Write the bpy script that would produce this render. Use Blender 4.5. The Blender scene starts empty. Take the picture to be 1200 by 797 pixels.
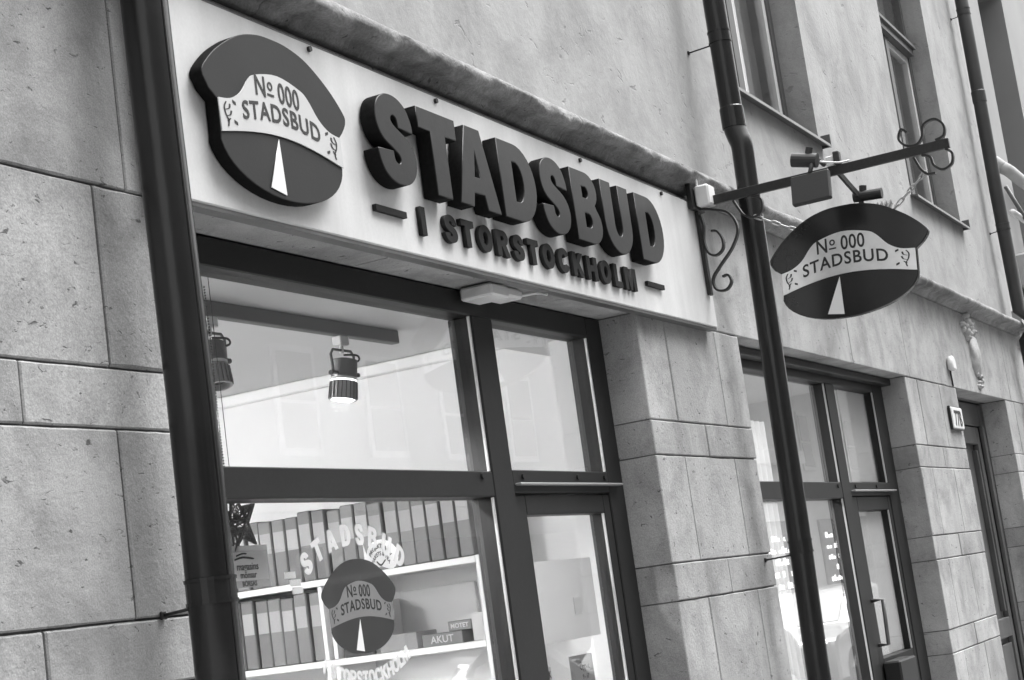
import bpy, bmesh, math, random
from mathutils import Vector, Matrix, noise as mnoise
random.seed(7)
scn = bpy.context.scene
COL = scn.collection
PI = math.pi

# ------------------------------------------------------------------ camera
cam_d = bpy.data.cameras.new('camera'); cam = bpy.data.objects.new('camera', cam_d); COL.objects.link(cam)
cam_d.sensor_width = 36.0; cam_d.sensor_fit = 'HORIZONTAL'; cam_d.lens = 60.0
cam_d.clip_start = 0.05; cam_d.clip_end = 600
CR = Vector((0.45181323, -0.88155678, -0.13682996)); CD = Vector((0.07723322, 0.1914538, -0.97845821)); CF = Vector((0.88876309, 0.43151255, 0.15458683))
m = Matrix.Identity(4)
for i in range(3):
    m[i][0] = CR[i]; m[i][1] = -CD[i]; m[i][2] = -CF[i]
m.translation = Vector((0, -2.6, 1.6))
cam.matrix_world = m
scn.camera = cam

# ------------------------------------------------------------------ sky, sun, exposure
SUN_EL, SUN_AZ = math.radians(66), math.radians(138)      # azimuth measured from +Y clockwise: from the street, to the right
w = bpy.data.worlds.new('World'); scn.world = w; w.use_nodes = True
nt = w.node_tree; nt.nodes.clear()
sky = nt.nodes.new('ShaderNodeTexSky'); sky.sky_type = 'NISHITA'; sky.sun_disc = False
sky.sun_elevation = SUN_EL; sky.sun_rotation = SUN_AZ; sky.dust_density = 4.0; sky.air_density = 1.0
bw = nt.nodes.new('ShaderNodeRGBToBW'); bg = nt.nodes.new('ShaderNodeBackground'); bg.inputs[1].default_value = 0.15
wo = nt.nodes.new('ShaderNodeOutputWorld')
nt.links.new(sky.outputs[0], bw.inputs[0]); nt.links.new(bw.outputs[0], bg.inputs[0]); nt.links.new(bg.outputs[0], wo.inputs[0])
sd = bpy.data.lights.new('sun', 'SUN'); sd.energy = 1.0; sd.angle = math.radians(42); sd.color = (1, 1, 1)
so = bpy.data.objects.new('sun', sd); COL.objects.link(so)
sdir = Vector((math.sin(SUN_AZ) * math.cos(SUN_EL), math.cos(SUN_AZ) * math.cos(SUN_EL), math.sin(SUN_EL)))
so.rotation_euler = sdir.to_track_quat('Z', 'Y').to_euler(); so.location = (0, -10, 20)
scn.view_settings.view_transform = 'Standard'; scn.view_settings.look = 'None'
scn.view_settings.exposure = 1.82; scn.view_settings.gamma = 1.0
scn.render.engine = 'CYCLES'
scn.cycles.max_bounces = 7; scn.cycles.diffuse_bounces = 3; scn.cycles.glossy_bounces = 4; scn.cycles.transparent_max_bounces = 10; scn.cycles.caustics_reflective = False; scn.cycles.caustics_refractive = False

# ------------------------------------------------------------------ materials (a black-and-white world: every colour is a grey)
def g(v): return (v, v, v, 1)
def mat(name, base, rough=.6, metal=0., var=0., vscale=3., fine=0., fscale=120., bump=0., bscale=60., streak=0., pits=0., pscale=22., spec=.5, rnd=0., coat=0., dirt=0., dscale=1.6):
    M = bpy.data.materials.new(name); M.use_nodes = True
    n = M.node_tree; N = n.nodes; L = n.links
    b = N['Principled BSDF']
    b.inputs['Roughness'].default_value = rough; b.inputs['Metallic'].default_value = metal
    b.inputs['Specular IOR Level'].default_value = spec; b.inputs['Coat Weight'].default_value = coat
    b.inputs['Base Color'].default_value = g(base)
    if not (var or fine or bump or streak or pits or rnd or dirt): return M
    tc = N.new('ShaderNodeTexCoord')
    val = None
    def noise(sc, det=4., ro=.55, stretch=None, dist=0.):
        t = N.new('ShaderNodeTexNoise'); t.inputs['Scale'].default_value = sc; t.inputs['Detail'].default_value = det; t.inputs['Roughness'].default_value = ro; t.inputs['Distortion'].default_value = dist
        if stretch:
            mp = N.new('ShaderNodeMapping'); mp.inputs['Scale'].default_value = stretch
            L.new(tc.outputs['Object'], mp.inputs[0]); L.new(mp.outputs[0], t.inputs['Vector'])
        else: L.new(tc.outputs['Object'], t.inputs['Vector'])
        return t.outputs['Fac']
    def ma(op, a, b2, clamp=False):
        x = N.new('ShaderNodeMath'); x.operation = op; x.use_clamp = clamp
        for i, q in enumerate((a, b2)):
            if isinstance(q, (int, float)): x.inputs[i].default_value = q
            else: L.new(q, x.inputs[i])
        return x.outputs[0]
    def rng(v, a, b2, c, d):
        x = N.new('ShaderNodeMapRange'); x.inputs[1].default_value = a; x.inputs[2].default_value = b2; x.inputs[3].default_value = c; x.inputs[4].default_value = d
        L.new(v, x.inputs[0]); return x.outputs[0]
    fac = None
    def mul(q):
        nonlocal fac
        fac = q if fac is None else ma('MULTIPLY', fac, q)
    if var: mul(rng(noise(vscale, 5), .3, .7, 1 - var, 1 + var))
    if fine: mul(rng(noise(fscale, 3), .3, .7, 1 - fine, 1 + fine))
    if streak: mul(rng(noise(1., 4, .6, (7, 7, .5)), .35, .75, 1 + streak * .4, 1 - streak))
    if dirt: mul(rng(noise(dscale, 7, .68, None, .6), .44, .66, 1, 1 - dirt))
    if rnd:
        oi = N.new('ShaderNodeObjectInfo'); mul(rng(oi.outputs['Random'], 0, 1, 1 - rnd, 1 + rnd))
    pit = None
    if pits:
        pit = rng(noise(pscale, 3, .6, (1, 1, 1.9), .8), .645, .71, 0, 1)
        mul(rng(pit, 0, 1, 1, 1 - pits))
    if fac is not None:
        v = ma('MULTIPLY', fac, base)
        cmb = N.new('ShaderNodeCombineColor')
        for i in range(3): L.new(v, cmb.inputs[i])
        L.new(cmb.outputs[0], b.inputs['Base Color'])
    if bump:
        h = noise(bscale, 6, .62)
        if pit is not None: h = ma('SUBTRACT', h, ma('MULTIPLY', pit, .8))
        bp = N.new('ShaderNodeBump'); bp.inputs['Strength'].default_value = bump; bp.inputs['Distance'].default_value = .012
        L.new(h, bp.inputs['Height']); L.new(bp.outputs[0], b.inputs['Normal'])
    return M
def glass_mat(name, tint=.93, wave=.02):
    M = bpy.data.materials.new(name); M.use_nodes = True
    n = M.node_tree; N = n.nodes; L = n.links; N.clear()
    o = N.new('ShaderNodeOutputMaterial'); mx = N.new('ShaderNodeMixShader'); tr = N.new('ShaderNodeBsdfTransparent'); gl = N.new('ShaderNodeBsdfGlossy')
    tr.inputs[0].default_value = g(tint); gl.inputs[0].default_value = g(1); gl.inputs['Roughness'].default_value = 0.0
    geo = N.new('ShaderNodeNewGeometry'); dot = N.new('ShaderNodeVectorMath'); dot.operation = 'DOT_PRODUCT'
    L.new(geo.outputs['Normal'], dot.inputs[0]); L.new(geo.outputs['Incoming'], dot.inputs[1])
    def ma(op, a, b2):
        x = N.new('ShaderNodeMath'); x.operation = op
        for i, q in enumerate((a, b2)):
            if isinstance(q, (int, float)): x.inputs[i].default_value = q
            else: L.new(q, x.inputs[i])
        return x.outputs[0]
    ab = N.new('ShaderNodeMath'); ab.operation = 'ABSOLUTE'; L.new(dot.outputs['Value'], ab.inputs[0])
    f = ma('ADD', .043, ma('MULTIPLY', ma('POWER', ma('SUBTRACT', 1., ab.outputs[0]), 5.), .957))      # Schlick reflectance of each face of the pane
    tc = N.new('ShaderNodeTexCoord'); t = N.new('ShaderNodeTexNoise'); t.inputs['Scale'].default_value = 1.3; t.inputs['Detail'].default_value = 0
    bp = N.new('ShaderNodeBump'); bp.inputs['Strength'].default_value = wave; bp.inputs['Distance'].default_value = .05
    L.new(tc.outputs['Object'], t.inputs['Vector']); L.new(t.outputs['Fac'], bp.inputs['Height']); L.new(bp.outputs[0], gl.inputs['Normal'])
    L.new(f, mx.inputs[0]); L.new(tr.outputs[0], mx.inputs[1]); L.new(gl.outputs[0], mx.inputs[2]); L.new(mx.outputs[0], o.inputs[0])
    return M
def film_mat(name, base, alpha):
    M = mat(name, base, .6); b = M.node_tree.nodes['Principled BSDF']; b.inputs['Alpha'].default_value = alpha; return M
def paper_mat(name, base, tl=.5):
    M = mat(name, base, .8, var=.03, vscale=6); n = M.node_tree; N = n.nodes; b = N['Principled BSDF']; o = N['Material Output']
    t = N.new('ShaderNodeBsdfTranslucent'); t.inputs[0].default_value = g(base); mx = N.new('ShaderNodeMixShader'); mx.inputs[0].default_value = tl
    n.links.new(b.outputs[0], mx.inputs[1]); n.links.new(t.outputs[0], mx.inputs[2]); n.links.new(mx.outputs[0], o.inputs[0]); return M
def emit_mat(name, s):
    M = bpy.data.materials.new(name); M.use_nodes = True; b = M.node_tree.nodes['Principled BSDF']
    b.inputs['Base Color'].default_value = g(.8); b.inputs['Emission Color'].default_value = g(1); b.inputs['Emission Strength'].default_value = s; return M
MT = dict(
 stone=mat('ashlar_limestone', .37, .85, var=.17, vscale=2.4, fine=.20, fscale=230, bump=.3, bscale=60, pits=.7, pscale=27, rnd=.16, streak=.15, dirt=.34, dscale=3.2),
 mortar=mat('mortar', .16, .95, var=.3, vscale=9, fine=.2, bump=.4),
 plaster=mat('lime_plaster', .37, .9, var=.09, vscale=1.6, fine=.11, fscale=210, bump=.3, bscale=24, streak=.07, dirt=.26, dscale=2.0, pits=.25, pscale=9),
 cornice=mat('weathered_cornice_stone', .29, .9, var=.22, vscale=11, fine=.2, fscale=110, bump=.55, bscale=55, dirt=.6, dscale=2.2, pits=.6, pscale=17),
 sign=mat('sign_white_paint', .62, .38, var=.05, vscale=2.5, fine=.03, streak=.15, bump=.03, bscale=14, dirt=.05, dscale=3),
 letter=mat('letter_dark_lacquer', .021, .38, spec=.2, var=.12, vscale=5, fine=.08, fscale=70, bump=.03, bscale=30, dirt=.15, dscale=8),
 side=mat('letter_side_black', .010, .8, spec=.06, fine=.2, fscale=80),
 letter_small=mat('small_letter_dark', .020, .6, spec=.12, var=.15, vscale=9, fine=.1),
 emblem=mat('emblem_dark_paint', .024, .5, spec=.22, var=.08, vscale=6, fine=.05, bump=.02),
 emblem_gloss=mat('hanging_sign_dark_enamel', .016, .22, var=.1, vscale=8, fine=.05),
 band=mat('emblem_white_band', .50, .4, var=.05, vscale=8),
 steel=mat('brushed_steel_band', .78, .34, metal=.85, var=.08, vscale=12),
 ink=mat('black_print', .015, .5),
 wedge=mat('emblem_light_wedge', .72, .4),
 pipe=mat('drainpipe_dark_metal', .011, .27, spec=.5, metal=.1, var=.25, vscale=5, fine=.15, fscale=70, bump=.08, bscale=25, dirt=.25, dscale=5, streak=.15),
 pipe_far=mat('drainpipe_far_metal', .04, .45, metal=.2, var=.2),
 iron=mat('wrought_iron_black', .022, .42, metal=.3, fine=.2, bump=.1, bscale=50),
 lamp_black=mat('floodlight_black', .028, .5, fine=.1),
 frame=mat('window_frame_dark_paint', .021, .5, spec=.25, var=.1, vscale=4, fine=.08, bump=.03, bscale=20),
 frame_gray=mat('upper_window_frame_grey', .10, .5, var=.1),
 bead=mat('glazing_bead_light', .55, .35, metal=.4),
 glass=glass_mat('window_glass'),
 glass_up=glass_mat('upper_window_glass', .9, .03),
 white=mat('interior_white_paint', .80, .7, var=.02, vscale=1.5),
 ceil=mat('interior_ceiling_grey_white', .74, .8, var=.03, vscale=1.2),
 floor_in=mat('shop_floor', .25, .6, var=.1),
 shelf=mat('shelf_white_laminate', .82, .45),
 wbox=mat('white_plastic', .68, .4, var=.04, vscale=12),
 sheet=mat('zinc_sheet', .13, .45, metal=.5, var=.15, vscale=6),
 sheet_edge=mat('zinc_light', .40, .4, metal=.5),
 binderA=mat('binder_dark_grey', .17, .6, rnd=.12, fine=.05), binderB=mat('binder_mid_grey', .21, .6, rnd=.12, fine=.05),
 binder_lab=mat('binder_pale_label', .38, .6, rnd=.12), paper=paper_mat('white_paper', .85), paper_gray=paper_mat('grey_paper', .55), poster=paper_mat('pale_poster_sheet', .74, .55),
 card_dark=paper_mat('dark_card', .30, .35), decal=film_mat('glass_decal_white', .75, .48), decal_dark=film_mat('glass_decal_dark', .03, .82), decal_band=film_mat('glass_decal_band', .20, .85),
 wicker=mat('wicker_dark', .09, .7, var=.3, vscale=30, fine=.4, fscale=140, bump=1, bscale=90),
 wood=mat('entrance_door_wood', .085, .45, var=.2, vscale=3, fine=.1, streak=.2, bump=.05),
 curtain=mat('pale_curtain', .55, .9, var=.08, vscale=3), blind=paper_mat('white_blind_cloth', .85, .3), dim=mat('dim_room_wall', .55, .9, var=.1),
 pav=mat('pavement_concrete', .30, .9, var=.12, vscale=1.5, fine=.15, bump=.2), asph=mat('asphalt', .055, .9, var=.15, fine=.3, bump=.4),
 opp1=mat('far_plaster_pale', .68, .9, var=.08, vscale=.6, streak=.08), opp2=mat('far_plaster_mid', .5, .9, var=.1, vscale=.5), opp3=mat('far_brick_dark', .3, .9, var=.12, vscale=.7),
 dglass=mat('far_window_glass', .02, .05), car1=mat('car_paint_silver', .35, .25, metal=.6, coat=.6), car2=mat('car_paint_dark', .05, .2, coat=.8), tyre=mat('tyre_rubber', .02, .8), chrome=mat('chrome', .6, .15, metal=1),
 carglass=mat('car_window', .015, .03), lampglow=emit_mat('spot_lamp_glow', 40), diffuser=emit_mat('added_lamp_diffuser', 4), diffuser2=emit_mat('added_lamp_diffuser_dim', 1), shoplight=emit_mat('lit_shop_window', 1.3), graff=mat('white_paint_tag', .65, .6), neigh=mat('neighbour_plaster', .30, .9, var=.08, vscale=1), neigh2=mat('neighbour_plaster_pale', .40, .9, var=.06),
)

# ------------------------------------------------------------------ helpers
def thing(name, label, cat, loc=(0, 0, 0), group=None):
    o = bpy.data.objects.new(name, None); COL.objects.link(o); o.location = loc; o.empty_display_size = .1
    o['label'] = label; o['category'] = cat
    if group: o['group'] = group
    return o
def tag(o, label, cat, group=None):
    o['label'] = label; o['category'] = cat
    if group: o['group'] = group
    return o
def link(name, me, material, parent=None, smooth=False):
    if material and not me.materials: me.materials.append(MT[material] if isinstance(material, str) else material)
    o = bpy.data.objects.new(name, me); COL.objects.link(o)
    if parent is not None:
        o.parent = parent
        if parent.type == 'EMPTY': o.location = -parent.location      # vertices are given in world coordinates
    if smooth:
        for p in me.polygons: p.use_smooth = True
    return o
def me_from(name, V, F):
    me = bpy.data.meshes.new(name); me.from_pydata([tuple(v) for v in V], [], F); me.update(); return me
def box_me(name, x0, x1, y0, y1, z0, z1, bevel=0., jit=0.):
    bm = bmesh.new()
    vs = [bm.verts.new((x, y, z)) for x in (x0, x1) for y in (y0, y1) for z in (z0, z1)]
    for f in ((0, 1, 3, 2), (4, 6, 7, 5), (0, 4, 5, 1), (2, 3, 7, 6), (0, 2, 6, 4), (1, 5, 7, 3)): bm.faces.new([vs[i] for i in f])
    if jit:
        for v in bm.verts: v.co += Vector((random.uniform(-jit, jit), random.uniform(-jit, jit) * .6, random.uniform(-jit, jit)))
    bmesh.ops.recalc_face_normals(bm, faces=bm.faces)
    if bevel: bmesh.ops.bevel(bm, geom=list(bm.edges), offset=bevel, segments=1, affect='EDGES', clamp_overlap=True)
    me = bpy.data.meshes.new(name); bm.to_mesh(me); bm.free(); return me
def box(name, x0, x1, y0, y1, z0, z1, material, parent=None, bevel=0., jit=0.):
    return link(name, box_me(name, x0, x1, y0, y1, z0, z1, bevel, jit), material, parent)
def boxes_me(name, L):
    V = []; F = []
    for (x0, x1, y0, y1, z0, z1) in L:
        b = len(V); V += [(x, y, z) for x in (x0, x1) for y in (y0, y1) for z in (z0, z1)]
        F += [[b + i for i in f] for f in ((0, 1, 3, 2), (4, 6, 7, 5), (0, 4, 5, 1), (2, 3, 7, 6), (0, 2, 6, 4), (1, 5, 7, 3))]
    return me_from(name, V, F)
def frames(path, closed=False):
    P = [Vector(p) for p in path]; n = len(P); T = []
    for i in range(n):
        a = P[(i - 1) % n] if (closed or i > 0) else P[i]; b = P[(i + 1) % n] if (closed or i < n - 1) else P[i]
        T.append((b - a).normalized())
    ref = Vector((0, 0, 1)) if abs(T[0].z) < .9 else Vector((1, 0, 0))
    nrm = (ref - T[0] * ref.dot(T[0])).normalized(); out = []
    for i in range(n):
        nrm = (nrm - T[i] * nrm.dot(T[i])).normalized(); out.append((P[i], nrm, T[i].cross(nrm)))
    return out
def sweep_me(name, path, prof, closed=False, caps=True):
    """prof: list of (a,b) in the (normal, binormal) plane, or function(i)->list"""
    fr = frames(path, closed); V = []; F = []
    k = len(prof(0)) if callable(prof) else len(prof)
    for i, (p, n_, b_) in enumerate(fr):
        pr = prof(i) if callable(prof) else prof
        V += [p + n_ * a + b_ * c for a, c in pr]
    n = len(fr)
    for i in range(n if closed else n - 1):
        j = (i + 1) % n
        for q in range(k): F.append((i * k + q, i * k + (q + 1) % k, j * k + (q + 1) % k, j * k + q))
    if caps and not closed: F += [tuple(range(k))[::-1], tuple((n - 1) * k + q for q in range(k))]
    me = me_from(name, V, F); bm = bmesh.new(); bm.from_mesh(me); bmesh.ops.recalc_face_normals(bm, faces=bm.faces); bm.to_mesh(me); bm.free(); return me
def circ(r, n=12): return [(r * math.cos(2 * PI * i / n), r * math.sin(2 * PI * i / n)) for i in range(n)]
def tube(name, path, r, material, parent=None, n=12, closed=False, smooth=True):
    o = link(name, sweep_me(name, path, circ(r, n), closed), material, parent, smooth); return o
def flatbar(name, path, wd, th, material, parent=None):      # strap iron; wd along first normal
    return link(name, sweep_me(name, path, [(-wd / 2, -th / 2), (wd / 2, -th / 2), (wd / 2, th / 2), (-wd / 2, th / 2)]), material, parent)
def join_me(name, parts):
    V = []; F = []
    for me in parts:
        b = len(V); V += [v.co.copy() for v in me.vertices]; F += [[b + i for i in p.vertices] for p in me.polygons]
    return me_from(name, V, F)
def cyl_between(name, a, b, r, material, parent, n=16): return tube(name, [a, b], r, material, parent, n, smooth=False)
def shape_me(name, loops, depth, xf, bevel=0., slices=()):
    """2-D loops (holes by even-odd) -> solid of given depth; xf maps (u, d, v) to world; d = 0 back .. -depth front"""
    cu = bpy.data.curves.new(name, 'CURVE'); cu.dimensions = '2D'; cu.fill_mode = 'BOTH' if depth else 'FRONT'
    cu.extrude = max(depth / 2 - bevel, 0); cu.bevel_depth = bevel; cu.bevel_resolution = 0
    for lp in loops:
        s = cu.splines.new('POLY'); s.points.add(len(lp) - 1); s.use_cyclic_u = True
        for p, (u, v) in zip(s.points, lp): p.co = (u, v, 0, 1)
    ob = bpy.data.objects.new('tmp', cu); COL.objects.link(ob)
    dg = bpy.context.evaluated_depsgraph_get(); me = bpy.data.meshes.new_from_object(ob.evaluated_get(dg)); me.materials.clear()
    bpy.data.objects.remove(ob); bpy.data.curves.remove(cu); me.name = name
    if slices:
        bm = bmesh.new(); bm.from_mesh(me)
        for q in slices: bmesh.ops.bisect_plane(bm, geom=list(bm.verts) + list(bm.edges) + list(bm.faces), plane_co=(q, 0, 0), plane_no=(1, 0, 0), dist=1e-6)
        bm.to_mesh(me); bm.free()
    for v in me.vertices: v.co = xf(v.co.x, -depth / 2 - v.co.z, v.co.y)
    bm = bmesh.new(); bm.from_mesh(me); bmesh.ops.remove_doubles(bm, verts=bm.verts, dist=1e-5); bmesh.ops.recalc_face_normals(bm, faces=bm.faces); bm.to_mesh(me); bm.free()
    return me
def text_me(name, s, size, fn, depth=.001, offset=0., xs=1., spacing=1.):
    """built-in font text, centred, flattened through fn(u, d, v)"""
    cu = bpy.data.curves.new(name, 'FONT'); cu.body = s; cu.size = size; cu.align_x = 'CENTER'; cu.extrude = depth / 2; cu.offset = offset; cu.space_character = spacing; cu.resolution_u = 4
    ob = bpy.data.objects.new('tmp', cu); COL.objects.link(ob)
    dg = bpy.context.evaluated_depsgraph_get(); me = bpy.data.meshes.new_from_object(ob.evaluated_get(dg)); me.materials.clear()
    bpy.data.objects.remove(ob); bpy.data.curves.remove(cu); me.name = name
    for v in me.vertices: v.co = fn(v.co.x * xs, -depth / 2 - v.co.z, v.co.y)
    return me
def islands(me):
    """one mesh per connected piece"""
    bm = bmesh.new(); bm.from_mesh(me); bmesh.ops.remove_doubles(bm, verts=bm.verts, dist=1e-6); bm.verts.index_update(); seen = set(); out = []
    for v in bm.verts:
        if v.index in seen: continue
        st = [v]; seen.add(v.index); comp = []
        while st:
            q = st.pop(); comp.append(q)
            for e in q.link_edges:
                r = e.other_vert(q)
                if r.index not in seen: seen.add(r.index); st.append(r)
        idx = {q.index: i for i, q in enumerate(comp)}
        fs = {f for q in comp for f in q.link_faces}
        if fs: out.append(me_from('letter', [q.co.copy() for q in comp], [[idx[q.index] for q in f.verts] for f in fs]))
    bm.free(); return out
def arc(cx, cy, rx, ry, a0, a1, n=10):
    return [(cx + rx * math.cos(math.radians(a0 + (a1 - a0) * i / n)), cy + ry * math.sin(math.radians(a0 + (a1 - a0) * i / n))) for i in range(n + 1)]
def catmull(P, n=6, closed=False):
    out = []; N = len(P)
    for i in range(N if closed else N - 1):
        p0, p1, p2, p3 = (P[(i + k) % N] if closed else P[min(max(i + k, 0), N - 1)] for k in (-1, 0, 1, 2))
        for j in range(n):
            t = j / n
            out.append(tuple(.5 * (2 * b + (c - a) * t + (2 * a - 5 * b + 4 * c - d) * t * t + (3 * b - a - 3 * c + d) * t ** 3) for a, b, c, d in zip(p0, p1, p2, p3)))
    if not closed: out.append(tuple(P[-1]))
    return out

# heavy grotesque capitals, height 1
def glyph_S():
    o1 = catmull([(.845, .640), (.830, .745), (.745, .895), (.59, .985), (.42, 1.012), (.24, .985), (.09, .89), (.018, .73), (.05, .58), (.16, .47), (.34, .395), (.46, .340), (.505, .28), (.47, .222), (.405, .218), (.350, .258), (.335, .350)], 4)
    o2 = catmull([(0, .335), (.015, .24), (.10, .10), (.25, .015), (.43, -.012), (.63, .02), (.79, .12), (.86, .28), (.82, .43), (.70, .54), (.53, .61), (.40, .665), (.352, .722), (.385, .778), (.45, .785), (.505, .745), (.522, .655)], 4)
    return [o1 + o2]
GL = {
 'S': (.86, glyph_S()),
 'T': (.90, [[(0, .76), (0, 1), (.90, 1), (.90, .76), (.62, .76), (.62, 0), (.28, 0), (.28, .76)]]),
 'A': (1.03, [[(0, 0), (.33, 1), (.70, 1), (1.03, 0), (.70, 0), (.65, .18), (.375, .18), (.325, 0)], [(.43, .37), (.515, .74), (.60, .37)]]),
 'D': (.97, [[(0, 0), (0, 1), (.45, 1)] + arc(.45, .5, .52, .5, 80, -80, 14) + [(.45, 0)], [(.34, .23), (.34, .77), (.44, .77)] + arc(.44, .5, .19, .27, 80, -80, 8) + [(.44, .23)]]),
 'B': (.92, [[(0, 0), (0, 1), (.52, 1)] + arc(.52, .75, .34, .25, 80, -50, 8) + arc(.54, .28, .38, .28, 48, -80, 9) + [(.54, 0)], [(.33, .62), (.33, .80), (.46, .80)] + arc(.46, .71, .10, .09, 80, -80, 6) + [(.46, .62)], [(.33, .20), (.33, .42), (.47, .42)] + arc(.47, .31, .12, .11, 80, -80, 6) + [(.47, .20)]]),
 'U': (.97, [[(0, 1), (.34, 1), (.34, .40)] + arc(.485, .38, .145, .16, 180, 360, 8) + [(.63, .40), (.63, 1), (.97, 1), (.97, .42)] + arc(.485, .40, .485, .42, 0, -180, 14)]),
 'I': (.30, [[(0, 0), (0, 1), (.30, 1), (.30, 0)]]),
 'O': (1.02, [arc(.51, .5, .51, .515, 0, 352, 28), arc(.51, .5, .19, .27, 0, 350, 18)]),
 'C': (.98, [arc(.51, .5, .51, .515, 28, 332, 24) + [(.68, .36)] + arc(.51, .5, .18, .26, -42, -318, 16)[0:] + [(.68, .64)]]),
 'R': (.97, [[(0, 0), (0, 1), (.54, 1)] + arc(.54, .70, .36, .30, 80, -40, 9) + [(.70, .44), (.97, 0), (.60, 0), (.40, .37), (.33, .37), (.33, 0)], [(.33, .60), (.33, .79), (.46, .79)] + arc(.46, .695, .11, .095, 80, -80, 6) + [(.46, .60)]]),
 'K': (1.0, [[(0, 0), (0, 1), (.33, 1), (.33, .62), (.60, 1), (.97, 1), (.63, .56), (1.0, 0), (.62, 0), (.41, .34), (.33, .24), (.33, 0)]]),
 'H': (1.0, [[(0, 0), (0, 1), (.33, 1), (.33, .63), (.67, .63), (.67, 1), (1, 1), (1, 0), (.67, 0), (.67, .37), (.33, .37), (.33, 0)]]),
 'L': (.78, [[(0, 0), (0, 1), (.33, 1), (.33, .25), (.78, .25), (.78, 0)]]),
 'M': (1.2, [[(0, 0), (0, 1), (.42, 1), (.6, .44), (.78, 1), (1.2, 1), (1.2, 0), (.89, 0), (.89, .64), (.70, 0), (.50, 0), (.31, .64), (.31, 0)]]),
}
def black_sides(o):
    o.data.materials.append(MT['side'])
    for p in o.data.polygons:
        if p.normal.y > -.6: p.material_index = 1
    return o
def wall_xf(y): return lambda u, d, v: Vector((u, y + d, v))
def glyph_me(ch, x0, x1, z0, z1, y, depth, bevel=0.):
    wd, lp = GL[ch]; k = (x1 - x0) / wd; h = z1 - z0
    return shape_me('letter', [[(x0 + u * k, z0 + v * h) for u, v in l] for l in lp], depth, wall_xf(y), bevel)

# ------------------------------------------------------------------ street (setting)
def struct(o): o['kind'] = 'structure'; return o
struct(box('ground', -200, 300, -200, 200, -.6, -.3, 'asph'))
struct(box('road', -60, 140, -9.8, -3.3, -.296, -.12, 'asph'))
struct(box('pavement', -60, 140, -3.14, -.004, -.296, 0, 'pav'))
struct(box('kerb', -60, 140, -3.296, -3.144, -.296, .003, 'stone', None, .01))
struct(box('pavement_opposite', -60, 140, -13, -9.95, -.296, 0, 'pav'))
struct(box('kerb_opposite', -60, 140, -9.946, -9.804, -.296, .003, 'stone', None, .01))

# ------------------------------------------------------------------ the shop's building
B1 = thing('stone_building', 'pale stone and plaster building with the shopfronts and string course', 'building', (9, 0, 0))
X_L, X_R = -3.0, 15.55
O1 = (3.50, 6.555); O2 = (7.83, 11.11); O3 = (12.62, 14.49)
ZL = 2.745; REC = .16
courses = [(0, .34), (.34, .49), (.49, .94), (.94, 1.09), (1.09, 1.54), (1.54, 1.695), (1.695, 2.145), (2.145, 2.293), (2.293, ZL)]
gap = .0028
def stone_me(x0, x1, y0, dep, z0, z1):
    ch = .004; n = max(3, int((x1 - x0) / .035)); V = []; F = []; sd_ = random.uniform(0, 100)
    X = [x0, x0 + ch] + [x0 + ch + (x1 - x0 - 2 * ch) * i / n for i in range(1, n)] + [x1 - ch, x1]
    k = 8
    for i, x in enumerate(X):
        e = ch if i in (0, len(X) - 1) else 0
        def nz(q): 
            v = mnoise.noise(Vector((x * 9, q, sd_))) * .0012 + mnoise.noise(Vector((x * 30, q, sd_))) * .0010; c_ = max(0, mnoise.noise(Vector((x * 6, q + 7, sd_))) - .42) * .016; return v, c_
        b0, c0 = nz(1.); b1, c1 = nz(5.)
        V += [(x, dep, z0), (x, y0 + ch + e + c0, z0 + max(b0, -.001)), (x, y0 + e + abs(b0) * .4, z0 + ch + abs(b0) + c0), (x, y0 + e, z0 + (z1 - z0) * .33), (x, y0 + e, z0 + (z1 - z0) * .67), (x, y0 + e + abs(b1) * .4, z1 - ch - abs(b1) - c1), (x, y0 + ch + e + c1, z1 - max(b1, -.001)), (x, dep, z1)]
    for i in range(len(X) - 1):
        for q in range(k - 1): F.append((i * k + q, (i + 1) * k + q, (i + 1) * k + q + 1, i * k + q + 1))
    m_ = (len(X) - 1) * k
    F += [tuple(range(k)), tuple(m_ + q for q in range(k))[::-1]]
    return me_from('stone_block', V, F)
def stone_row(xs, z0, z1, depth_l, depth_r, last_depth):
    for i in range(len(xs) - 1):
        dep = .20 if (i == 0 and depth_l) or (i == len(xs) - 2 and depth_r) else .10
        dy = random.uniform(-.0025, .0025)
        link('stone_block', stone_me(xs[i] + gap, xs[i + 1] - gap, dy, dep, z0 + gap, z1 - gap), 'stone', B1)
for ci, (z0, z1) in enumerate(courses):
    tall = ci % 2 == 0
    # left pier
    if tall: stone_row([X_L, -1.9, -.7, .5, 1.55, 2.52, 3.178, O1[0]], z0, z1, 0, 1, 0)
    else: stone_row([X_L, -1.3, -.1, 1.0, 1.95, 2.868, O1[0]], z0, z1, 0, 1, 0)
    # pier between the shopfronts
    s = {8: (6.87, 7.492), 6: (6.882, 7.515), 4: (6.907, 7.54)}.get(ci, (6.89, 7.52))
    stone_row([O1[1], s[0], s[1], O2[0]] if tall else [O1[1], {7: 7.19, 5: 7.206}.get(ci, 7.2), O2[0]], z0, z1, 1, 1, 0)
    # pier with the house number
    stone_row([O2[1], 11.43, 12.07, O3[0]] if tall else [O2[1], 11.86, O3[0]], z0, z1, 1, 1, 0)
    stone_row([O3[1], 14.85, X_R] if tall else [O3[1], X_R], z0, z1, 1, 1, 0)
# frieze blocks and lintels, up to the string course
fr = [X_L, -1.4, .3, 1.8, 3.302, 4.62, 5.94, 7.505, 8.55, 9.885, 11.24, 12.07, 14.75, X_R]
for i in range(len(fr) - 1):
    link('lintel_block', stone_me(fr[i] + gap, fr[i + 1] - gap, random.uniform(-.002, .002), .17, ZL + gap, 3.372), 'stone', B1)
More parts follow.
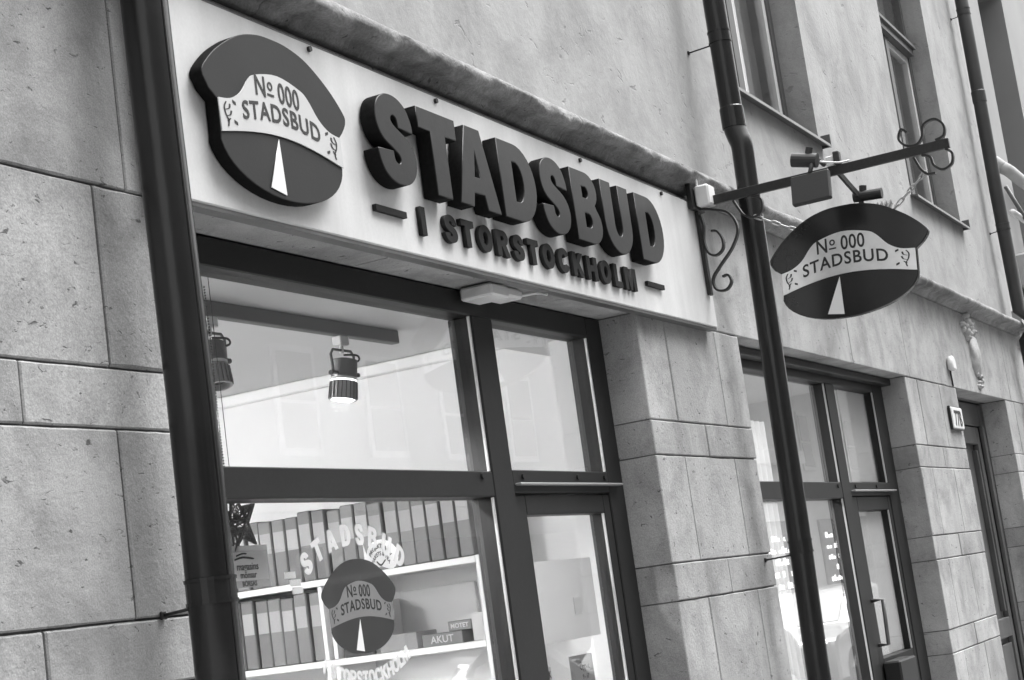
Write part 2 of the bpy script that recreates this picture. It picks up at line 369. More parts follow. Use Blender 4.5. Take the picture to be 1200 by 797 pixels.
# core of the wall behind the stone skin (this is what shows in the joints)
c = .008
core = [(X_L, O1[0] - c, c, .40, 0, ZL), (O1[1] + c, O2[0] - c, c, .40, 0, ZL), (O2[1] + c, O3[0] - c, c, .40, 0, ZL), (O3[1] + c, X_R - c, c, .40, 0, ZL), (X_L, X_R - c, c, .40, ZL + c, 3.36)]
core[0:4] = [(a, b_, .012, .40, z0, ZL + c * .5) for (a, b_, _, _, z0, _) in core[0:4]]
link('wall_core', boxes_me('wall_core', core), 'mortar', B1)
# string course
prof = [(.02, 3.374), (-.010, 3.374), (-.020, 3.378), (-.030, 3.387), (-.036, 3.396), (-.046, 3.400), (-.062, 3.402), (-.078, 3.404), (-.10, 3.404), (-.115, 3.410), (-.124, 3.420), (-.127, 3.434), (-.123, 3.448), (-.112, 3.458), (-.095, 3.464), (-.05, 3.480), (-.004, 3.512), (.03, 3.53)]
def cornice_piece(x0, x1, wear):
    n = max(2, int((x1 - x0) / .025)); V = []; F = []; k = len(prof)
    for i in range(n + 1):
        x = x0 + (x1 - x0) * i / n
        for (y, z) in prof:
            out = max(0, min(1, (-y - .03) / .07))
            q = mnoise.noise(Vector((x * 3.1, y * 9, z * 9))) * .011 + mnoise.noise(Vector((x * 11, y * 30, z * 30))) * .006 + mnoise.noise(Vector((x * 35, y * 70, z * 70))) * .003
            chip = max(0, mnoise.noise(Vector((x * 1.7 + 5, 3.3, z * 4))) - .25) * .05
            V.append((x, y + out * wear * (q + chip) if y < 0 else y, z + out * wear * (q * .8 - chip * .2)))
    for i in range(n):
        for q in range(k - 1): F.append((i * k + q, (i + 1) * k + q, (i + 1) * k + q + 1, i * k + q + 1))
    F += [tuple(range(k)), tuple(n * k + q for q in range(k))[::-1]]
    link('cornice_stone', me_from('cornice_stone', V, F), 'cornice', B1, True)
cx = [X_L, -1.2, .6, 2.3, 3.95, 5.98, 7.7, 9.5, 11.3, 13.1, 15.62]
for i in range(len(cx) - 1): cornice_piece(cx[i] + .002, cx[i + 1] - .002, 2.1 if cx[i] < 7 else .6)
# plaster storey with two windows in view
WA = (8.25, 9.965, 4.12, 6.6); WB = (12.29, 13.96, 4.16, 6.6)
ZT = 10.5
UP = [(X_L, 8.25, 3.50, ZT), (8.25, 9.965, 3.50, 4.12), (8.25, 9.965, 6.6, ZT), (9.965, 12.29, 3.50, ZT), (12.29, 13.96, 3.50, 4.16), (12.29, 13.96, 6.6, ZT), (13.96, X_R, 3.50, ZT)]
bm = bmesh.new()
xs = [X_L, 8.25, 9.965, 12.29, 13.96, X_R]; 
def quad(pts): bm.faces.new([bm.verts.new(p) for p in pts])
for (x0, x1, z0, z1) in UP: quad([(x0, 0, z0), (x1, 0, z0), (x1, 0, z1), (x0, 0, z1)])
for (x0, x1, z0, z1) in (WA, WB):
    r = .006; D = .24
    quad([(x0, 0, z0), (x0, D, z0), (x0, D, z1), (x0, 0, z1)]); quad([(x1, 0, z0), (x1, 0, z1), (x1, D, z1), (x1, D, z0)])
    quad([(x0, 0, z1), (x0, D, z1), (x1, D, z1), (x1, 0, z1)]); quad([(x0, 0, z0), (x1, 0, z0), (x1, D, z0), (x0, D, z0)])
quad([(X_R, 0, 0), (X_R, 5, 0), (X_R, 5, ZT), (X_R, 0, ZT)])
bmesh.ops.remove_doubles(bm, verts=bm.verts, dist=1e-4)
me = bpy.data.meshes.new('plaster_wall'); bm.to_mesh(me); bm.free(); link('plaster_wall', me, 'plaster', B1)
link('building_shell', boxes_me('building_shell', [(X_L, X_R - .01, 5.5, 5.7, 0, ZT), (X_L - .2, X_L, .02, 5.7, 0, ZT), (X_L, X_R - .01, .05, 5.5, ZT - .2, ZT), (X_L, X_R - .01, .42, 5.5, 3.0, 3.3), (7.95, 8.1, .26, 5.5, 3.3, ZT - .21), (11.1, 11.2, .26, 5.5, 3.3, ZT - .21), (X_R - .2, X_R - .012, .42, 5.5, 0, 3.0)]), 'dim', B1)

# upper windows: each a part with its frame, panes, sill
def upper_window(W, blind):
    x0, x1, z0, z1 = W; y = .16; L = []
    f = link('casement_window', boxes_me('casement_window', [(x0 + .002, x0 + .07, y, y + .07, z0 + .02, z1 - .002), (x1 - .07, x1 - .002, y, y + .07, z0 + .02, z1 - .002), (x0 + .07, x1 - .07, y, y + .07, z1 - .07, z1 - .002), (x0 + .07, x1 - .07, y, y + .07, z0 + .02, z0 + .10), ((x0 + x1) / 2 - .05, (x0 + x1) / 2 + .05, y - .005, y + .06, z0 + .10, z0 + 1.47)]), 'frame_gray', B1)
    zt = z0 + 1.47
    sweepL = [(x0 + .07, x1 - .07, y - .045, y + .065, zt, zt + .05), (x0 + .07, x1 - .07, y - .07, y + .06, zt + .05, zt + .075), (x0 + .07, x1 - .07, y - .03, y + .06, zt + .075, zt + .13)]
    link('transom_moulding', boxes_me('transom_moulding', sweepL), 'frame_gray', f)
    xm = (x0 + x1) / 2
    for (a, b_) in ((x0 + .07, xm - .05), (xm + .05, x1 - .07)):
        link('sash', boxes_me('sash', [(a + .002, a + .06, y + .012, y + .055, z0 + .102, zt - .002), (b_ - .06, b_ - .002, y + .012, y + .055, z0 + .102, zt - .002), (a + .06, b_ - .06, y + .012, y + .055, z0 + .102, z0 + .17), (a + .06, b_ - .06, y + .012, y + .055, zt - .06, zt - .002)]), 'curtain', f)
        box('pane', a + .055, b_ - .055, y + .03, y + .036, z0 + .16, zt - .05, 'glass_up', f)
    box('pane', x0 + .065, x1 - .065, y + .03, y + .036, zt + .125, z1 - .065, 'glass_up', f)
    # sheet-metal sill
    s = link('window_sill', sweep_me('window_sill', [(x0 - .04, 0, 0), (x1 + .05, 0, 0)], [(0, 0)] * 3, caps=False), 'sheet', f)
    V = []; P = [(.158, z0 + .022), (-.055, z0 - .012), (-.060, z0 - .034), (-.052, z0 - .034), (-.047, z0 - .018), (.158, z0 + .014)]
    for x in (x0 - .04, x1 + .05): V += [(x, a, b_) for a, b_ in P]
    k = len(P); F = [(i, (i + 1) % k, k + (i + 1) % k, k + i) for i in range(k)] + [tuple(range(k)), tuple(range(k, 2 * k))[::-1]]
    s.data = me_from('window_sill', V, F); s.data.materials.append(MT['sheet'])
    box('sill_upstand', x1 + .052, x1 + .06, -.058, .03, z0 - .03, z0 + .05, 'sheet', f)
    # room behind with curtain
    V = []; F = []; n = 90
    for i in range(n + 1):
        x = x0 + .02 + (x1 - x0 - .04) * i / n; yy = y + .16 + .025 * math.sin(i * .9) + .012 * math.sin(i * 2.3)
        V += [(x, yy, z0 + .05), (x, yy + .01, z1)]
    F = [(2 * i, 2 * i + 2, 2 * i + 3, 2 * i + 1) for i in range(n)]
    link('curtain', me_from('curtain', V, F), 'curtain', f, True)
upper_window(WA, 0); upper_window(WB, 1)

# ------------------------------------------------------------------ shopfront 1
FY0, FY1, GY = .165, .262, .205
def frame_bars(name, L, mt, parent): return link(name, join_me(name, [box_me('b', *q, .004) for q in L]), mt, parent)
W1 = frame_bars('shop_window', [(O1[0] + .002, O1[0] + .12, FY0, FY1, .35, ZL - .003), (6.402, O1[1] - .004, FY0, FY1, .02, ZL - .003), (O1[0] + .12, 6.402, FY0, FY1, 2.656, ZL - .003), (O1[0] + .12, 5.383, FY0, FY1, .35, .45)], 'frame', B1)
box('mullion', 5.383, 5.540, FY0 - .004, FY1, .02, 2.656, 'frame', W1, .004)
box('transom', O1[0] + .12, 5.383, FY0 - .002, FY1, 2.000, 2.090, 'frame', W1, .004)
box('transom', 5.540, 6.402, FY0 - .002, FY1, 2.012, 2.097, 'frame', W1, .004)
box('drip_bar', 5.545, 6.48, FY0 - .032, FY0 - .004, 2.038, 2.047, 'sheet_edge', W1, .003)
for x in (5.30, 5.62, 6.1, 6.36): 
    link('screw_cap', sweep_me('screw_cap', [(x, FY0 - .001, 2.072), (x, FY0 - .010, 2.072)], circ(.011, 8)), 'frame', W1)
box('pane', O1[0] + .11, 5.39, GY, GY + .006, 2.085, 2.66, 'glass', W1)
box('pane', O1[0] + .11, 5.39, GY, GY + .006, .44, 2.005, 'glass', W1)
box('pane', 5.535, 6.407, GY, GY + .006, 2.092, 2.66, 'glass', W1)
for (x, z0, z1) in ((5.377, 2.092, 2.654), (5.377, .452, 1.998), (6.396, 2.099, 2.654)):
    box('glazing_bead', x - .004, x + .004, FY0 + .003, FY0 + .012, z0, z1, 'bead', W1)
box('stall_riser', O1[0] + .02, 5.383, .18, .30, .01, .348, 'stone', W1, .004)
D1 = frame_bars('shop_door', [(5.543, 5.632, FY0 + .006, FY1 - .02, .03, 2.004), (6.335, 6.398, FY0 + .006, FY1 - .02, .03, 2.004), (5.632, 6.335, FY0 + .006, FY1 - .02, 1.932, 2.004), (5.632, 6.335, FY0 + .006, FY1 - .02, .03, .30)], 'frame', B1)
box('pane', 5.625, 6.342, GY, GY + .006, .29, 1.94, 'glass', D1)
box('glazing_bead', 6.326, 6.334, FY0 + .009, FY0 + .018, .31, 1.93, 'bead', D1)
tube('door_handle', [(5.59, .165, 1.0), (5.59, .11, 1.0), (5.59, .11, 1.3), (5.59, .165, 1.3)], .012, 'bead', D1)
# interior of shop 1
inn = boxes_me('shop_room_wall', [(7.10, 7.2, .402, 5.4, 0, 2.99), (2.8, 2.9, .402, 5.4, 0, 2.99), (2.9, 7.10, 4.2, 4.3, 0, 2.99)])
link('shop_room_wall', inn, 'white', B1)
box('shop_ceiling', 2.9, 7.10, .402, 4.2, 2.86, 2.98, 'ceil', B1)
box('shop_floor', 2.9, 7.10, .02, 4.2, .002, .018, 'floor_in', B1)
box('ceiling_bulkhead', 2.905, 7.095, .27, .60, 2.70, 2.855, 'ceil', B1)
link('inner_reveal', boxes_me('inner_reveal', [(6.56, 6.57, .264, .40, .02, 2.70), (6.572, 7.098, .402, .42, .02, 2.86)]), 'white', B1)
box('wall_moulding', 7.06, 7.098, .605, 4.19, 2.80, 2.858, 'white', B1, .008)

# ------------------------------------------------------------------ shopfront 2
W2 = frame_bars('shop_window', [(O2[0] + .004, 8.0, FY0, FY1, .35, ZL - .003), (10.862, O2[1] - .004, FY0, FY1, .02, ZL - .003), (8.0, 10.862, FY0, FY1, 2.655, ZL - .003), (8.0, 9.78, FY0, FY1, .35, .45)], 'frame', B1)
box('mullion', 9.78, 9.958, FY0 - .004, FY1, .02, 2.655, 'frame', W2, .004)
box('transom', 8.0, 9.78, FY0 - .002, FY1, 1.972, 2.066, 'frame', W2, .004)
box('transom', 9.958, 10.862, FY0 - .002, FY1, 1.985, 2.066, 'frame', W2, .004)
box('drip_bar', 9.96, 10.93, FY0 - .032, FY0 - .004, 2.008, 2.017, 'sheet_edge', W2, .003)
box('head_box', O2[0] + .004, O2[1] - .004, .10, FY0 - .004, 2.70, ZL - .004, 'frame', W2, .004)
for x in (9.70, 10.07, 10.55): link('screw_cap', sweep_me('screw_cap', [(x, FY0 - .001, 2.042), (x, FY0 - .010, 2.042)], circ(.012, 8)), 'frame', W2)
box('pane', 7.99, 9.79, GY, GY + .006, 2.06, 2.66, 'glass', W2)
box('pane', 7.99, 9.79, GY, GY + .006, .44, 1.978, 'glass', W2)
box('pane', 9.95, 10.87, GY, GY + .006, 2.06, 2.66, 'glass', W2)
for (x, z0, z1) in ((9.774, 2.068, 2.653), (9.774, .452, 1.970), (10.856, 2.068, 2.653)):
    box('glazing_bead', x - .004, x + .004, FY0 + .003, FY0 + .012, z0, z1, 'bead', W2)
box('stall_riser', O2[0] + .02, 9.78, .18, .30, .01, .348, 'stone', W2, .004)
D2 = frame_bars('shop_door', [(9.961, 10.085, FY0 + .006, FY1 - .02, .03, 1.980), (10.80, 10.858, FY0 + .006, FY1 - .02, .03, 1.980), (10.085, 10.80, FY0 + .006, FY1 - .02, 1.896, 1.980), (10.085, 10.80, FY0 + .006, FY1 - .02, .03, 1.02)], 'frame', B1)
box('pane', 10.078, 10.807, GY, GY + .006, 1.01, 1.90, 'glass', D2)
box('glazing_bead', 10.790, 10.798, FY0 + .009, FY0 + .018, 1.022, 1.894, 'bead', D2)
tube('door_handle', [(10.02, .168, 1.10), (10.02, .11, 1.10), (10.02, .10, 1.36), (10.02, .168, 1.36)], .012, 'sheet', D2)
box('letter_box', 10.02, 10.40, .06, .166, .78, 1.00, 'frame', D2, .01)
box('door_blind', 10.09, 10.79, .224, .227, 1.025, 1.89, 'blind', D2)
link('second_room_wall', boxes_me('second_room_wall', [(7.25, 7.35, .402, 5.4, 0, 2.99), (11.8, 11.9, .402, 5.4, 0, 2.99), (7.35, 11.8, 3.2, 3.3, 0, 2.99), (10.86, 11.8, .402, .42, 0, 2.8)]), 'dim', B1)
box('second_room_ceiling', 7.35, 11.8, .402, 3.2, 2.82, 2.98, 'ceil', B1)
box('second_room_floor', 7.35, 11.8, .02, 3.2, .002, .018, 'floor_in', B1)
V = []; F = []
for i in range(70):
    xx = 8.01 + .75 * i / 69; V += [(xx, .25 + .015 * math.sin(i * .8), .5), (xx, .25 + .015 * math.sin(i * .8 + .3), 2.40)]
link('side_curtain', me_from('side_curtain', V, [(2 * i, 2 * i + 2, 2 * i + 3, 2 * i + 1) for i in range(69)]), 'blind', W2, True)
box('roller_blind', 10.25, 10.85, .224, .227, 2.08, 2.65, 'blind', W2)

# ------------------------------------------------------------------ entrance
EY = .215
en = frame_bars('entrance_door', [(12.62, 12.76, EY, EY + .09, .02, ZL - .01), (14.36, 14.488, EY, EY + .09, .02, ZL - .01), (12.76, 14.36, EY, EY + .09, 2.55, ZL - .01), (12.76, 12.84, EY - .03, EY, .02, 2.55), (14.28, 14.36, EY - .03, EY, .02, 2.55), (12.84, 14.28, EY + .05, EY + .08, .02, 2.55)], 'wood', B1)
for x0, x1 in ((12.85, 13.55), (13.57, 14.27)):
    lf = frame_bars('door_leaf', [(x0, x0 + .10, EY + .005, EY + .05, .03, 2.54), (x1 - .10, x1, EY + .005, EY + .05, .03, 2.54)] + [(x0 + .10, x1 - .10, EY + .005, EY + .05, a, b_) for a, b_ in ((.03, .22), (.85, 1.0), (2.40, 2.54))], 'wood', en)
    frame_bars('panel_moulding', [(x0 + .14, x1 - .14, EY + .015, EY + .05, .27, .80), (x0 + .14, x0 + .18, EY + .01, EY + .05, 1.05, 2.35), (x1 - .18, x1 - .14, EY + .01, EY + .05, 1.05, 2.35)], 'wood', en)
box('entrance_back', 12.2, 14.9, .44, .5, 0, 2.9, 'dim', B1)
box('door_step', O3[0] + .01, O3[1] - .01, .01, EY, .002, .10, 'stone', B1, .01)
# carved festoon above the entrance
def blob_me(cx, cz, rx, rz, dep, seed, n=14):
    V = []; F = []; R = 7
    for r in range(R + 1):
        t = r / R * PI / 2
        for i in range(n):
            a = 2 * PI * i / n; k = 1 + .22 * mnoise.noise(Vector((seed, math.cos(a) * 2, math.sin(a) * 2 + r * .4)))
            V.append((cx + rx * k * math.cos(t) * math.cos(a), -dep * math.sin(t) * (1 + .3 * mnoise.noise(Vector((seed * 3, i, r)))) + .004, cz + rz * k * math.cos(t) * math.sin(a)))
    for r in range(R):
        for i in range(n): F.append((r * n + i, r * n + (i + 1) % n, (r + 1) * n + (i + 1) % n, (r + 1) * n + i))
    return me_from('b', V, F)
cl = []
for k in range(22):
    a = random.uniform(0, 2 * PI); r = math.sqrt(random.random()); cl.append(blob_me(13.42 + .19 * r * math.cos(a), 3.27 + .10 * r * math.sin(a), random.uniform(.03, .07), random.uniform(.02, .04), random.uniform(.025, .06), k))
for k in range(9): cl.append(blob_me(13.56 + random.uniform(-.09, .09), 2.86 + random.uniform(-.06, .06), random.uniform(.03, .05), random.uniform(.015, .03), random.uniform(.02, .045), k + 50))
cl.append(blob_me(13.50, 3.05, .13, .17, .055, 99, 20))
link('carved_festoon', join_me('carved_festoon', cl), 'stone', B1, True)

# ------------------------------------------------------------------ shop sign
SG = thing('shop_sign', 'long white sign board with dark raised STADSBUD letters above the shop window', 'sign', (5.4, -.05, 2.74))
ZS0, ZS1 = 2.741, 3.322
box('board', 3.36, 7.41, -.055, -.006, ZS0, ZS1, 'sign', SG, .004)
link('edge_trim', boxes_me('edge_trim', [(3.36, 7.405, -.050, -.010, ZS0 - .012, ZS0 - .001), (3.36, 7.405, -.050, -.010, ZS1 + .001, ZS1 + .006)]), 'sheet', SG)
for x in (4.148, 4.909, 6.071, 6.93): link('mounting_screw', sweep_me('mounting_screw', [(x, -.054, 3.304), (x, -.064, 3.304)], circ(.009, 8)), 'iron', SG)
big = [('S', 4.385, 4.612), ('T', 4.655, 4.905), ('A', 4.886, 5.174), ('D', 5.212, 5.487), ('S', 5.535, 5.765), ('B', 5.816, 6.060), ('U', 6.102, 6.370), ('D', 6.452, 6.720)]
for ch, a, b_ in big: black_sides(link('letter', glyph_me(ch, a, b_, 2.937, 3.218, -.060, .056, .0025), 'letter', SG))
u = .0985; x = 4.825
for ch in 'STORSTOCKHOLM':
    wd = GL[ch][0] * u * 1.0; link('letter', glyph_me(ch, x, x + wd, 2.806, 2.899, -.057, .016), 'letter_small', SG); x += wd + u * .325
link('letter', glyph_me('I', 4.672, 4.702, 2.806, 2.900, -.057, .016), 'letter_small', SG)
box('dash', 4.400, 4.585, -.071, -.057, 2.847, 2.867, 'letter_small', SG); box('dash', 6.572, 6.760, -.071, -.057, 2.847, 2.867, 'letter_small', SG)

# cap-shaped emblem used on the board, the hanging sign and the window transfer
def cap_outline():
    L = arc(0, .015, .0, .0, 0, 0, 1)[:0]
    pts = [(-.345, .058), (-.338, .085), (-.27, .147), (-.17, .205), (-.08, .231), (0, .236), (.08, .231), (.17, .207), (.27, .150), (.338, .090), (.346, .062), (.325, .030), (.296, .004)]
    top = catmull(pts, 5)
    low = [(.296, -.088)] + [(.296 * math.cos(t), -.088 - .142 * math.sin(t)) for t in [PI * i / 22 for i in range(1, 22)]] + [(-.290, -.088), (-.290, .004), (-.325, .028)]
    return top + low
def band_outline():
    up = catmull([(-.292, .006), (-.24, .014), (-.19, .040), (-.145, .088), (-.105, .110), (0, .128), (.105, .110), (.145, .088), (.19, .040), (.24, .012), (.298, .004)], 4)
    dn = [(.298 - .59 * i / 16, -.087 + .037 * math.sin(PI * i / 16)) for i in range(17)]
    return up + dn
WEDGE = [(-.025, -.060), (-.090, -.207), (-.017, -.219)]
def emblem_parts(parent, xf, depth, mats, flip=False, slices=()):
    """plate, band, lettering and wedge; xf(u, d, v): d negative towards the viewer"""
    plate = link('cap_plate', shape_me('cap_plate', [cap_outline()], depth, xf, .002 if depth > .01 and not slices else 0, slices), mats[0], parent)
    sides = [(1, -depth)] + ([(-1, 0.)] if flip else [])
    for sgn, d0 in sides:
        f = (lambda u, d, v: xf(u, d0 + d, v)) if sgn == 1 else (lambda u, d, v: xf(-u, -d, v))
        pt = plate if parent is not None and plate.parent and plate.parent.type == 'EMPTY' else parent
        th = .004 if depth > .01 else .0008
        b_ = link('cap_band', shape_me('cap_band', [band_outline()], th, lambda u, d, v: f(u, d - .0006, v), 0, slices), mats[1], pt)
        t2 = lambda u, d, v: f(u, d - th - .0012, v)
        def bend(u, d, v, base, r=1.3): return t2(u, d, base + v - u * u / (2 * .85))
        parts = [text_me('t', 'STADSBUD', .073, lambda u, d, v: bend(u, d, v, -.012), .0008, .0012, .97, 1.12), text_me('t', 'N', .085, lambda u, d, v: t2(u - .092, d, v + .052), .0008, .001, .85), text_me('t', '000', .085, lambda u, d, v: t2(u + .045, d, v + .050 - (u + .045) ** 2 / 2), .0008, .001, .80, 1.05), text_me('t', 'o', .052, lambda u, d, v: t2(u - .044, d, v + .077), .0008, .0008, .95)]
        parts.append(shape_me('t', [[(-.060, .060), (-.028, .060), (-.028, .066), (-.060, .066)]], .0008, t2))
        for s in (-1, 1):
            for sq, wd in ((catmull([(s * .262, .000), (s * .272, -.016), (s * .268, -.036), (s * .258, -.052), (s * .262, -.068)], 5), .0028), (catmull([(s * .246, -.004), (s * .250, -.016), (s * .266, -.022)], 4), .0034), (catmull([(s * .242, -.022), (s * .248, -.034), (s * .264, -.040)], 4), .0034), (catmull([(s * .250, -.044), (s * .256, -.050), (s * .262, -.054)], 3), .003)):
                pol = [(a + wd, c_) for a, c_ in sq] + [(a - wd, c_) for a, c_ in sq[::-1]]
                parts.append(shape_me('t', [pol], .0008, t2))
            for v0 in (-.002, -.058): parts.append(shape_me('t', [[(s * .218, v0), (s * .232, v0 + .005), (s * .232, v0 + .013), (s * .218, v0 + .008)]], .0008, t2))
        for q in parts:
            for im in islands(q): link('letter', im, 'ink' if len(mats) < 4 else mats[3], pt)
        link('wedge', shape_me('wedge', [WEDGE], th * .6, lambda u, d, v: f(u, d - .0006, v)), mats[2], pt)
    return plate
EC = (3.885, 3.02)
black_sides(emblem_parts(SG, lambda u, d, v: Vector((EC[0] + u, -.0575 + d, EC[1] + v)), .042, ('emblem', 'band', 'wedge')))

# ------------------------------------------------------------------ hanging cap sign on its bracket
XA = 7.35
BR = thing('sign_bracket', 'black wrought-iron bracket arm with scrolls holding the hanging cap sign', 'bracket', (XA, -.06, 2.88))
box('wall_strap', XA - .018, XA + .018, -.074, -.057, 2.885, 3.35, 'iron', BR, .002)
box('arm', XA - .012, XA + .012, -1.245, -.057, 3.296, 3.338, 'iron', BR, .002)
def spiral(cy, cz, r0, r1, a0, a1, n=26): return [(XA, cy + (r0 + (r1 - r0) * i / n) * math.cos(math.radians(a0 + (a1 - a0) * i / n)), cz + (r0 + (r1 - r0) * i / n) * math.sin(math.radians(a0 + (a1 - a0) * i / n))) for i in range(n + 1)]
def strap(pts):
    fr_ = []; V = []; F = []; n = len(pts)
    for i in range(n):
        a = Vector(pts[max(i - 1, 0)]); b_ = Vector(pts[min(i + 1, n - 1)]); t = (b_ - a).normalized(); nn = Vector((0, -t.z, t.y)); p = Vector(pts[i])
        for sx, sn in ((-1, -1), (1, -1), (1, 1), (-1, 1)): V.append(p + Vector((sx * .011, 0, 0)) + nn * .0048 * sn)
    for i in range(n - 1):
        for q in range(4): F.append((i * 4 + q, i * 4 + (q + 1) % 4, i * 4 + 4 + (q + 1) % 4, i * 4 + 4 + q))
    F += [(3, 2, 1, 0), tuple((n - 1) * 4 + q for q in range(4))]
    return me_from('scroll', V, F)
def yz(P): return [(XA, y, z) for y, z in P]
link('scroll', strap(yz(catmull([(-.085, 3.29), (-.14, 3.275), (-.215, 3.24), (-.245, 3.16), (-.205, 3.08), (-.13, 3.005), (-.09, 2.955), (-.10, 2.905), (-.145, 2.895), (-.175, 2.925), (-.165, 2.96), (-.138, 2.958)], 6))), 'iron', BR)
link('scroll', strap(yz(catmull([(-.078, 3.265), (-.085, 3.21), (-.075, 3.14), (-.09, 3.08), (-.125, 3.062), (-.16, 3.085), (-.165, 3.13), (-.145, 3.17), (-.118, 3.178)], 6))), 'iron', BR)
link('scroll', strap(yz(catmull([(-.33, 3.295), (-.375, 3.27), (-.37, 3.215), (-.33, 3.195), (-.285, 3.215), (-.262, 3.255), (-.245, 3.292)], 6))), 'iron', BR)
link('scroll', strap(yz(catmull([(-1.075, 3.405), (-1.052, 3.425), (-1.035, 3.385), (-1.06, 3.35), (-1.105, 3.342), (-1.135, 3.37), (-1.15, 3.42), (-1.20, 3.435), (-1.235, 3.40), (-1.228, 3.355), (-1.19, 3.342)], 6))), 'iron', BR)
link('scroll', strap(yz(catmull([(-1.085, 3.290), (-1.105, 3.235), (-1.13, 3.205), (-1.165, 3.20), (-1.15, 3.198), (-1.12, 3.205)], 5)[:16])), 'iron', BR)
link('scroll', strap(yz(catmull([(-1.12, 3.292), (-1.155, 3.275), (-1.165, 3.235), (-1.20, 3.208), (-1.24, 3.225), (-1.25, 3.27), (-1.225, 3.294)], 6))), 'iron', BR)
HR = Matrix.Rotation(.1797, 3, Vector((.046, .113, -.132)).normalized())
HC = Vector((7.35, -.717, 2.896)); HS = 1.074
def hang_xf(u, d, v): return HR @ Vector((d - .012 + .32 * u * u, -u * HS, v * HS)) + HC
SL = [-.345 + .69 * i / 30 for i in range(1, 30)]
HG = thing('hanging_sign', 'dark cap-shaped hanging sign with steel band reading STADSBUD on iron arm', 'sign', (7.35, -.717, 2.66))
emblem_parts(HG, hang_xf, .024, ('emblem_gloss', 'steel', 'wedge'), True, SL)
link('rim', shape_me('rim', [[(p[0] * 1.008, p[1] * 1.008) for p in cap_outline()], [(p[0] * .985, p[1] * .985) for p in cap_outline()]], .030, lambda u, d, v: hang_xf(u, d + .003, v), 0, SL), 'emblem_gloss', HG)
# chains
lk = sweep_me('link', [(.008 * math.cos(t), 0, .017 * math.sin(t) + (.006 if math.sin(t) > 0 else -.006)) for t in [2 * PI * i / 14 for i in range(14)]], circ(.0036, 6), True); lk.materials.append(MT['sheet_edge'])
for p in lk.polygons: p.use_smooth = True
def chain(a, b_, lab):
    a = Vector(a); b_ = Vector(b_); t = thing('sign_chain', lab, 'chain', a, 'chains of the hanging sign'); L_ = (b_ - a).length; n = max(2, int(L_ / .036)); q = (b_ - a).to_track_quat('Z', 'X')
    for i in range(n):
        o = bpy.data.objects.new('link', lk); COL.objects.link(o); o.parent = t
        o.location = (b_ - a) * ((i + .5) / n); o.rotation_mode = 'QUATERNION'; o.rotation_quaternion = q @ Matrix.Rotation(PI / 2 * (i % 2), 3, 'Z').to_quaternion()
chain((7.35, -1.122, 3.215), hang_xf(.215, -.012, .175), 'steel chain from the arm tip to the hanging cap sign')
chain((7.35, -.33, 3.20), hang_xf(-.205, -.012, .18), 'steel chain on the wall side of the hanging cap sign')

# floodlights on the arm
FL = thing('floodlight', 'square black floodlight facing the hanging sign, on the near side of the arm', 'floodlight', (7.2, -.66, 3.3), 'floodlights on the sign arm')
def rot_box(name, c_, s, rx, ry, rz, mt, parent, bevel=.006):
    me = box_me(name, -s[0] / 2, s[0] / 2, -s[1] / 2, s[1] / 2, -s[2] / 2, s[2] / 2, bevel)
    M = Matrix.Translation(Vector(c_)) @ Matrix.Rotation(rz, 4, 'Z') @ Matrix.Rotation(ry, 4, 'Y') @ Matrix.Rotation(rx, 4, 'X'); me.transform(M); return link(name, me, mt, parent)
rot_box('housing', (7.13, -.672, 3.215), (.030, .175, .140), .0, .28, 0, 'lamp_black', FL)
rot_box('glass_cover', (7.150, -.672, 3.209), (.006, .150, .115), .0, .28, 0, 'carglass', FL, .002)
cyl_between('joint', (7.20, -.59, 3.374), (7.20, -.70, 3.345), .032, 'lamp_black', FL); cyl_between('knob', (7.20, -.66, 3.365), (7.20, -.675, 3.41), .016, 'lamp_black', FL)
tube('mount_arm', [(7.34, -.69, 3.352), (7.26, -.69, 3.362), (7.20, -.68, 3.352), (7.14, -.675, 3.285)], .010, 'lamp_black', FL, 8)
FR = thing('floodlight', 'finned black floodlight just above the hanging sign, on its far side', 'floodlight', (7.5, -.8, 3.2), 'floodlights on the sign arm')
flatbar('mount_arm', [(7.36, -.73, 3.33), (7.47, -.76, 3.255), (7.55, -.775, 3.215)], .026, .012, 'lamp_black', FR)
cyl_between('joint', (7.55, -.745, 3.222), (7.55, -.875, 3.212), .025, 'lamp_black', FR); cyl_between('knob', (7.55, -.79, 3.232), (7.55, -.795, 3.265), .017, 'lamp_black', FR)
tube('neck', [(7.55, -.775, 3.21), (7.55, -.775, 3.165)], .012, 'lamp_black', FR, 8)
rot_box('housing', (7.55, -.82, 3.125), (.12, .19, .028), .0, -.5, 0, 'lamp_black', FR)
for i in range(9): rot_box('cooling_fin', (7.545, -.74 - .02 * i, 3.148), (.10, .006, .022), .0, -.5, 0, 'lamp_black', FR, .001)
CB = thing('cable_clamp', 'white cable gland and clamp on top of the sign arm', 'cable fitting', (7.35, -.72, 3.34))
box('gland', 7.335, 7.365, -.735, -.700, 3.34, 3.385, 'wbox', CB, .004); box('terminal', 7.33, 7.37, -.765, -.737, 3.34, 3.40, 'lamp_black', CB, .004)
tube('cable', catmull([(7.34, -.70, 3.36), (7.30, -.66, 3.38), (7.26, -.70, 3.35), (7.33, -.76, 3.345), (7.36, -.80, 3.35)], 6), .0045, 'wbox', CB, 6)
JB = thing('junction_box', 'small white junction box at the wall end of the sign bracket', 'electric box', (7.33, -.08, 3.28))
box('cover', 7.285, 7.38, -.155, -.085, 3.292, 3.388, 'wbox', JB, .008); box('back_plate', 7.255, 7.41, -.082, -.058, 3.28, 3.40, 'iron', JB, .003)
tube('cable_loop', catmull([(7.30, -.10, 3.386), (7.295, -.10, 3.42), (7.31, -.08, 3.43), (7.325, -.06, 3.40)], 6), .006, 'wbox', JB, 8)
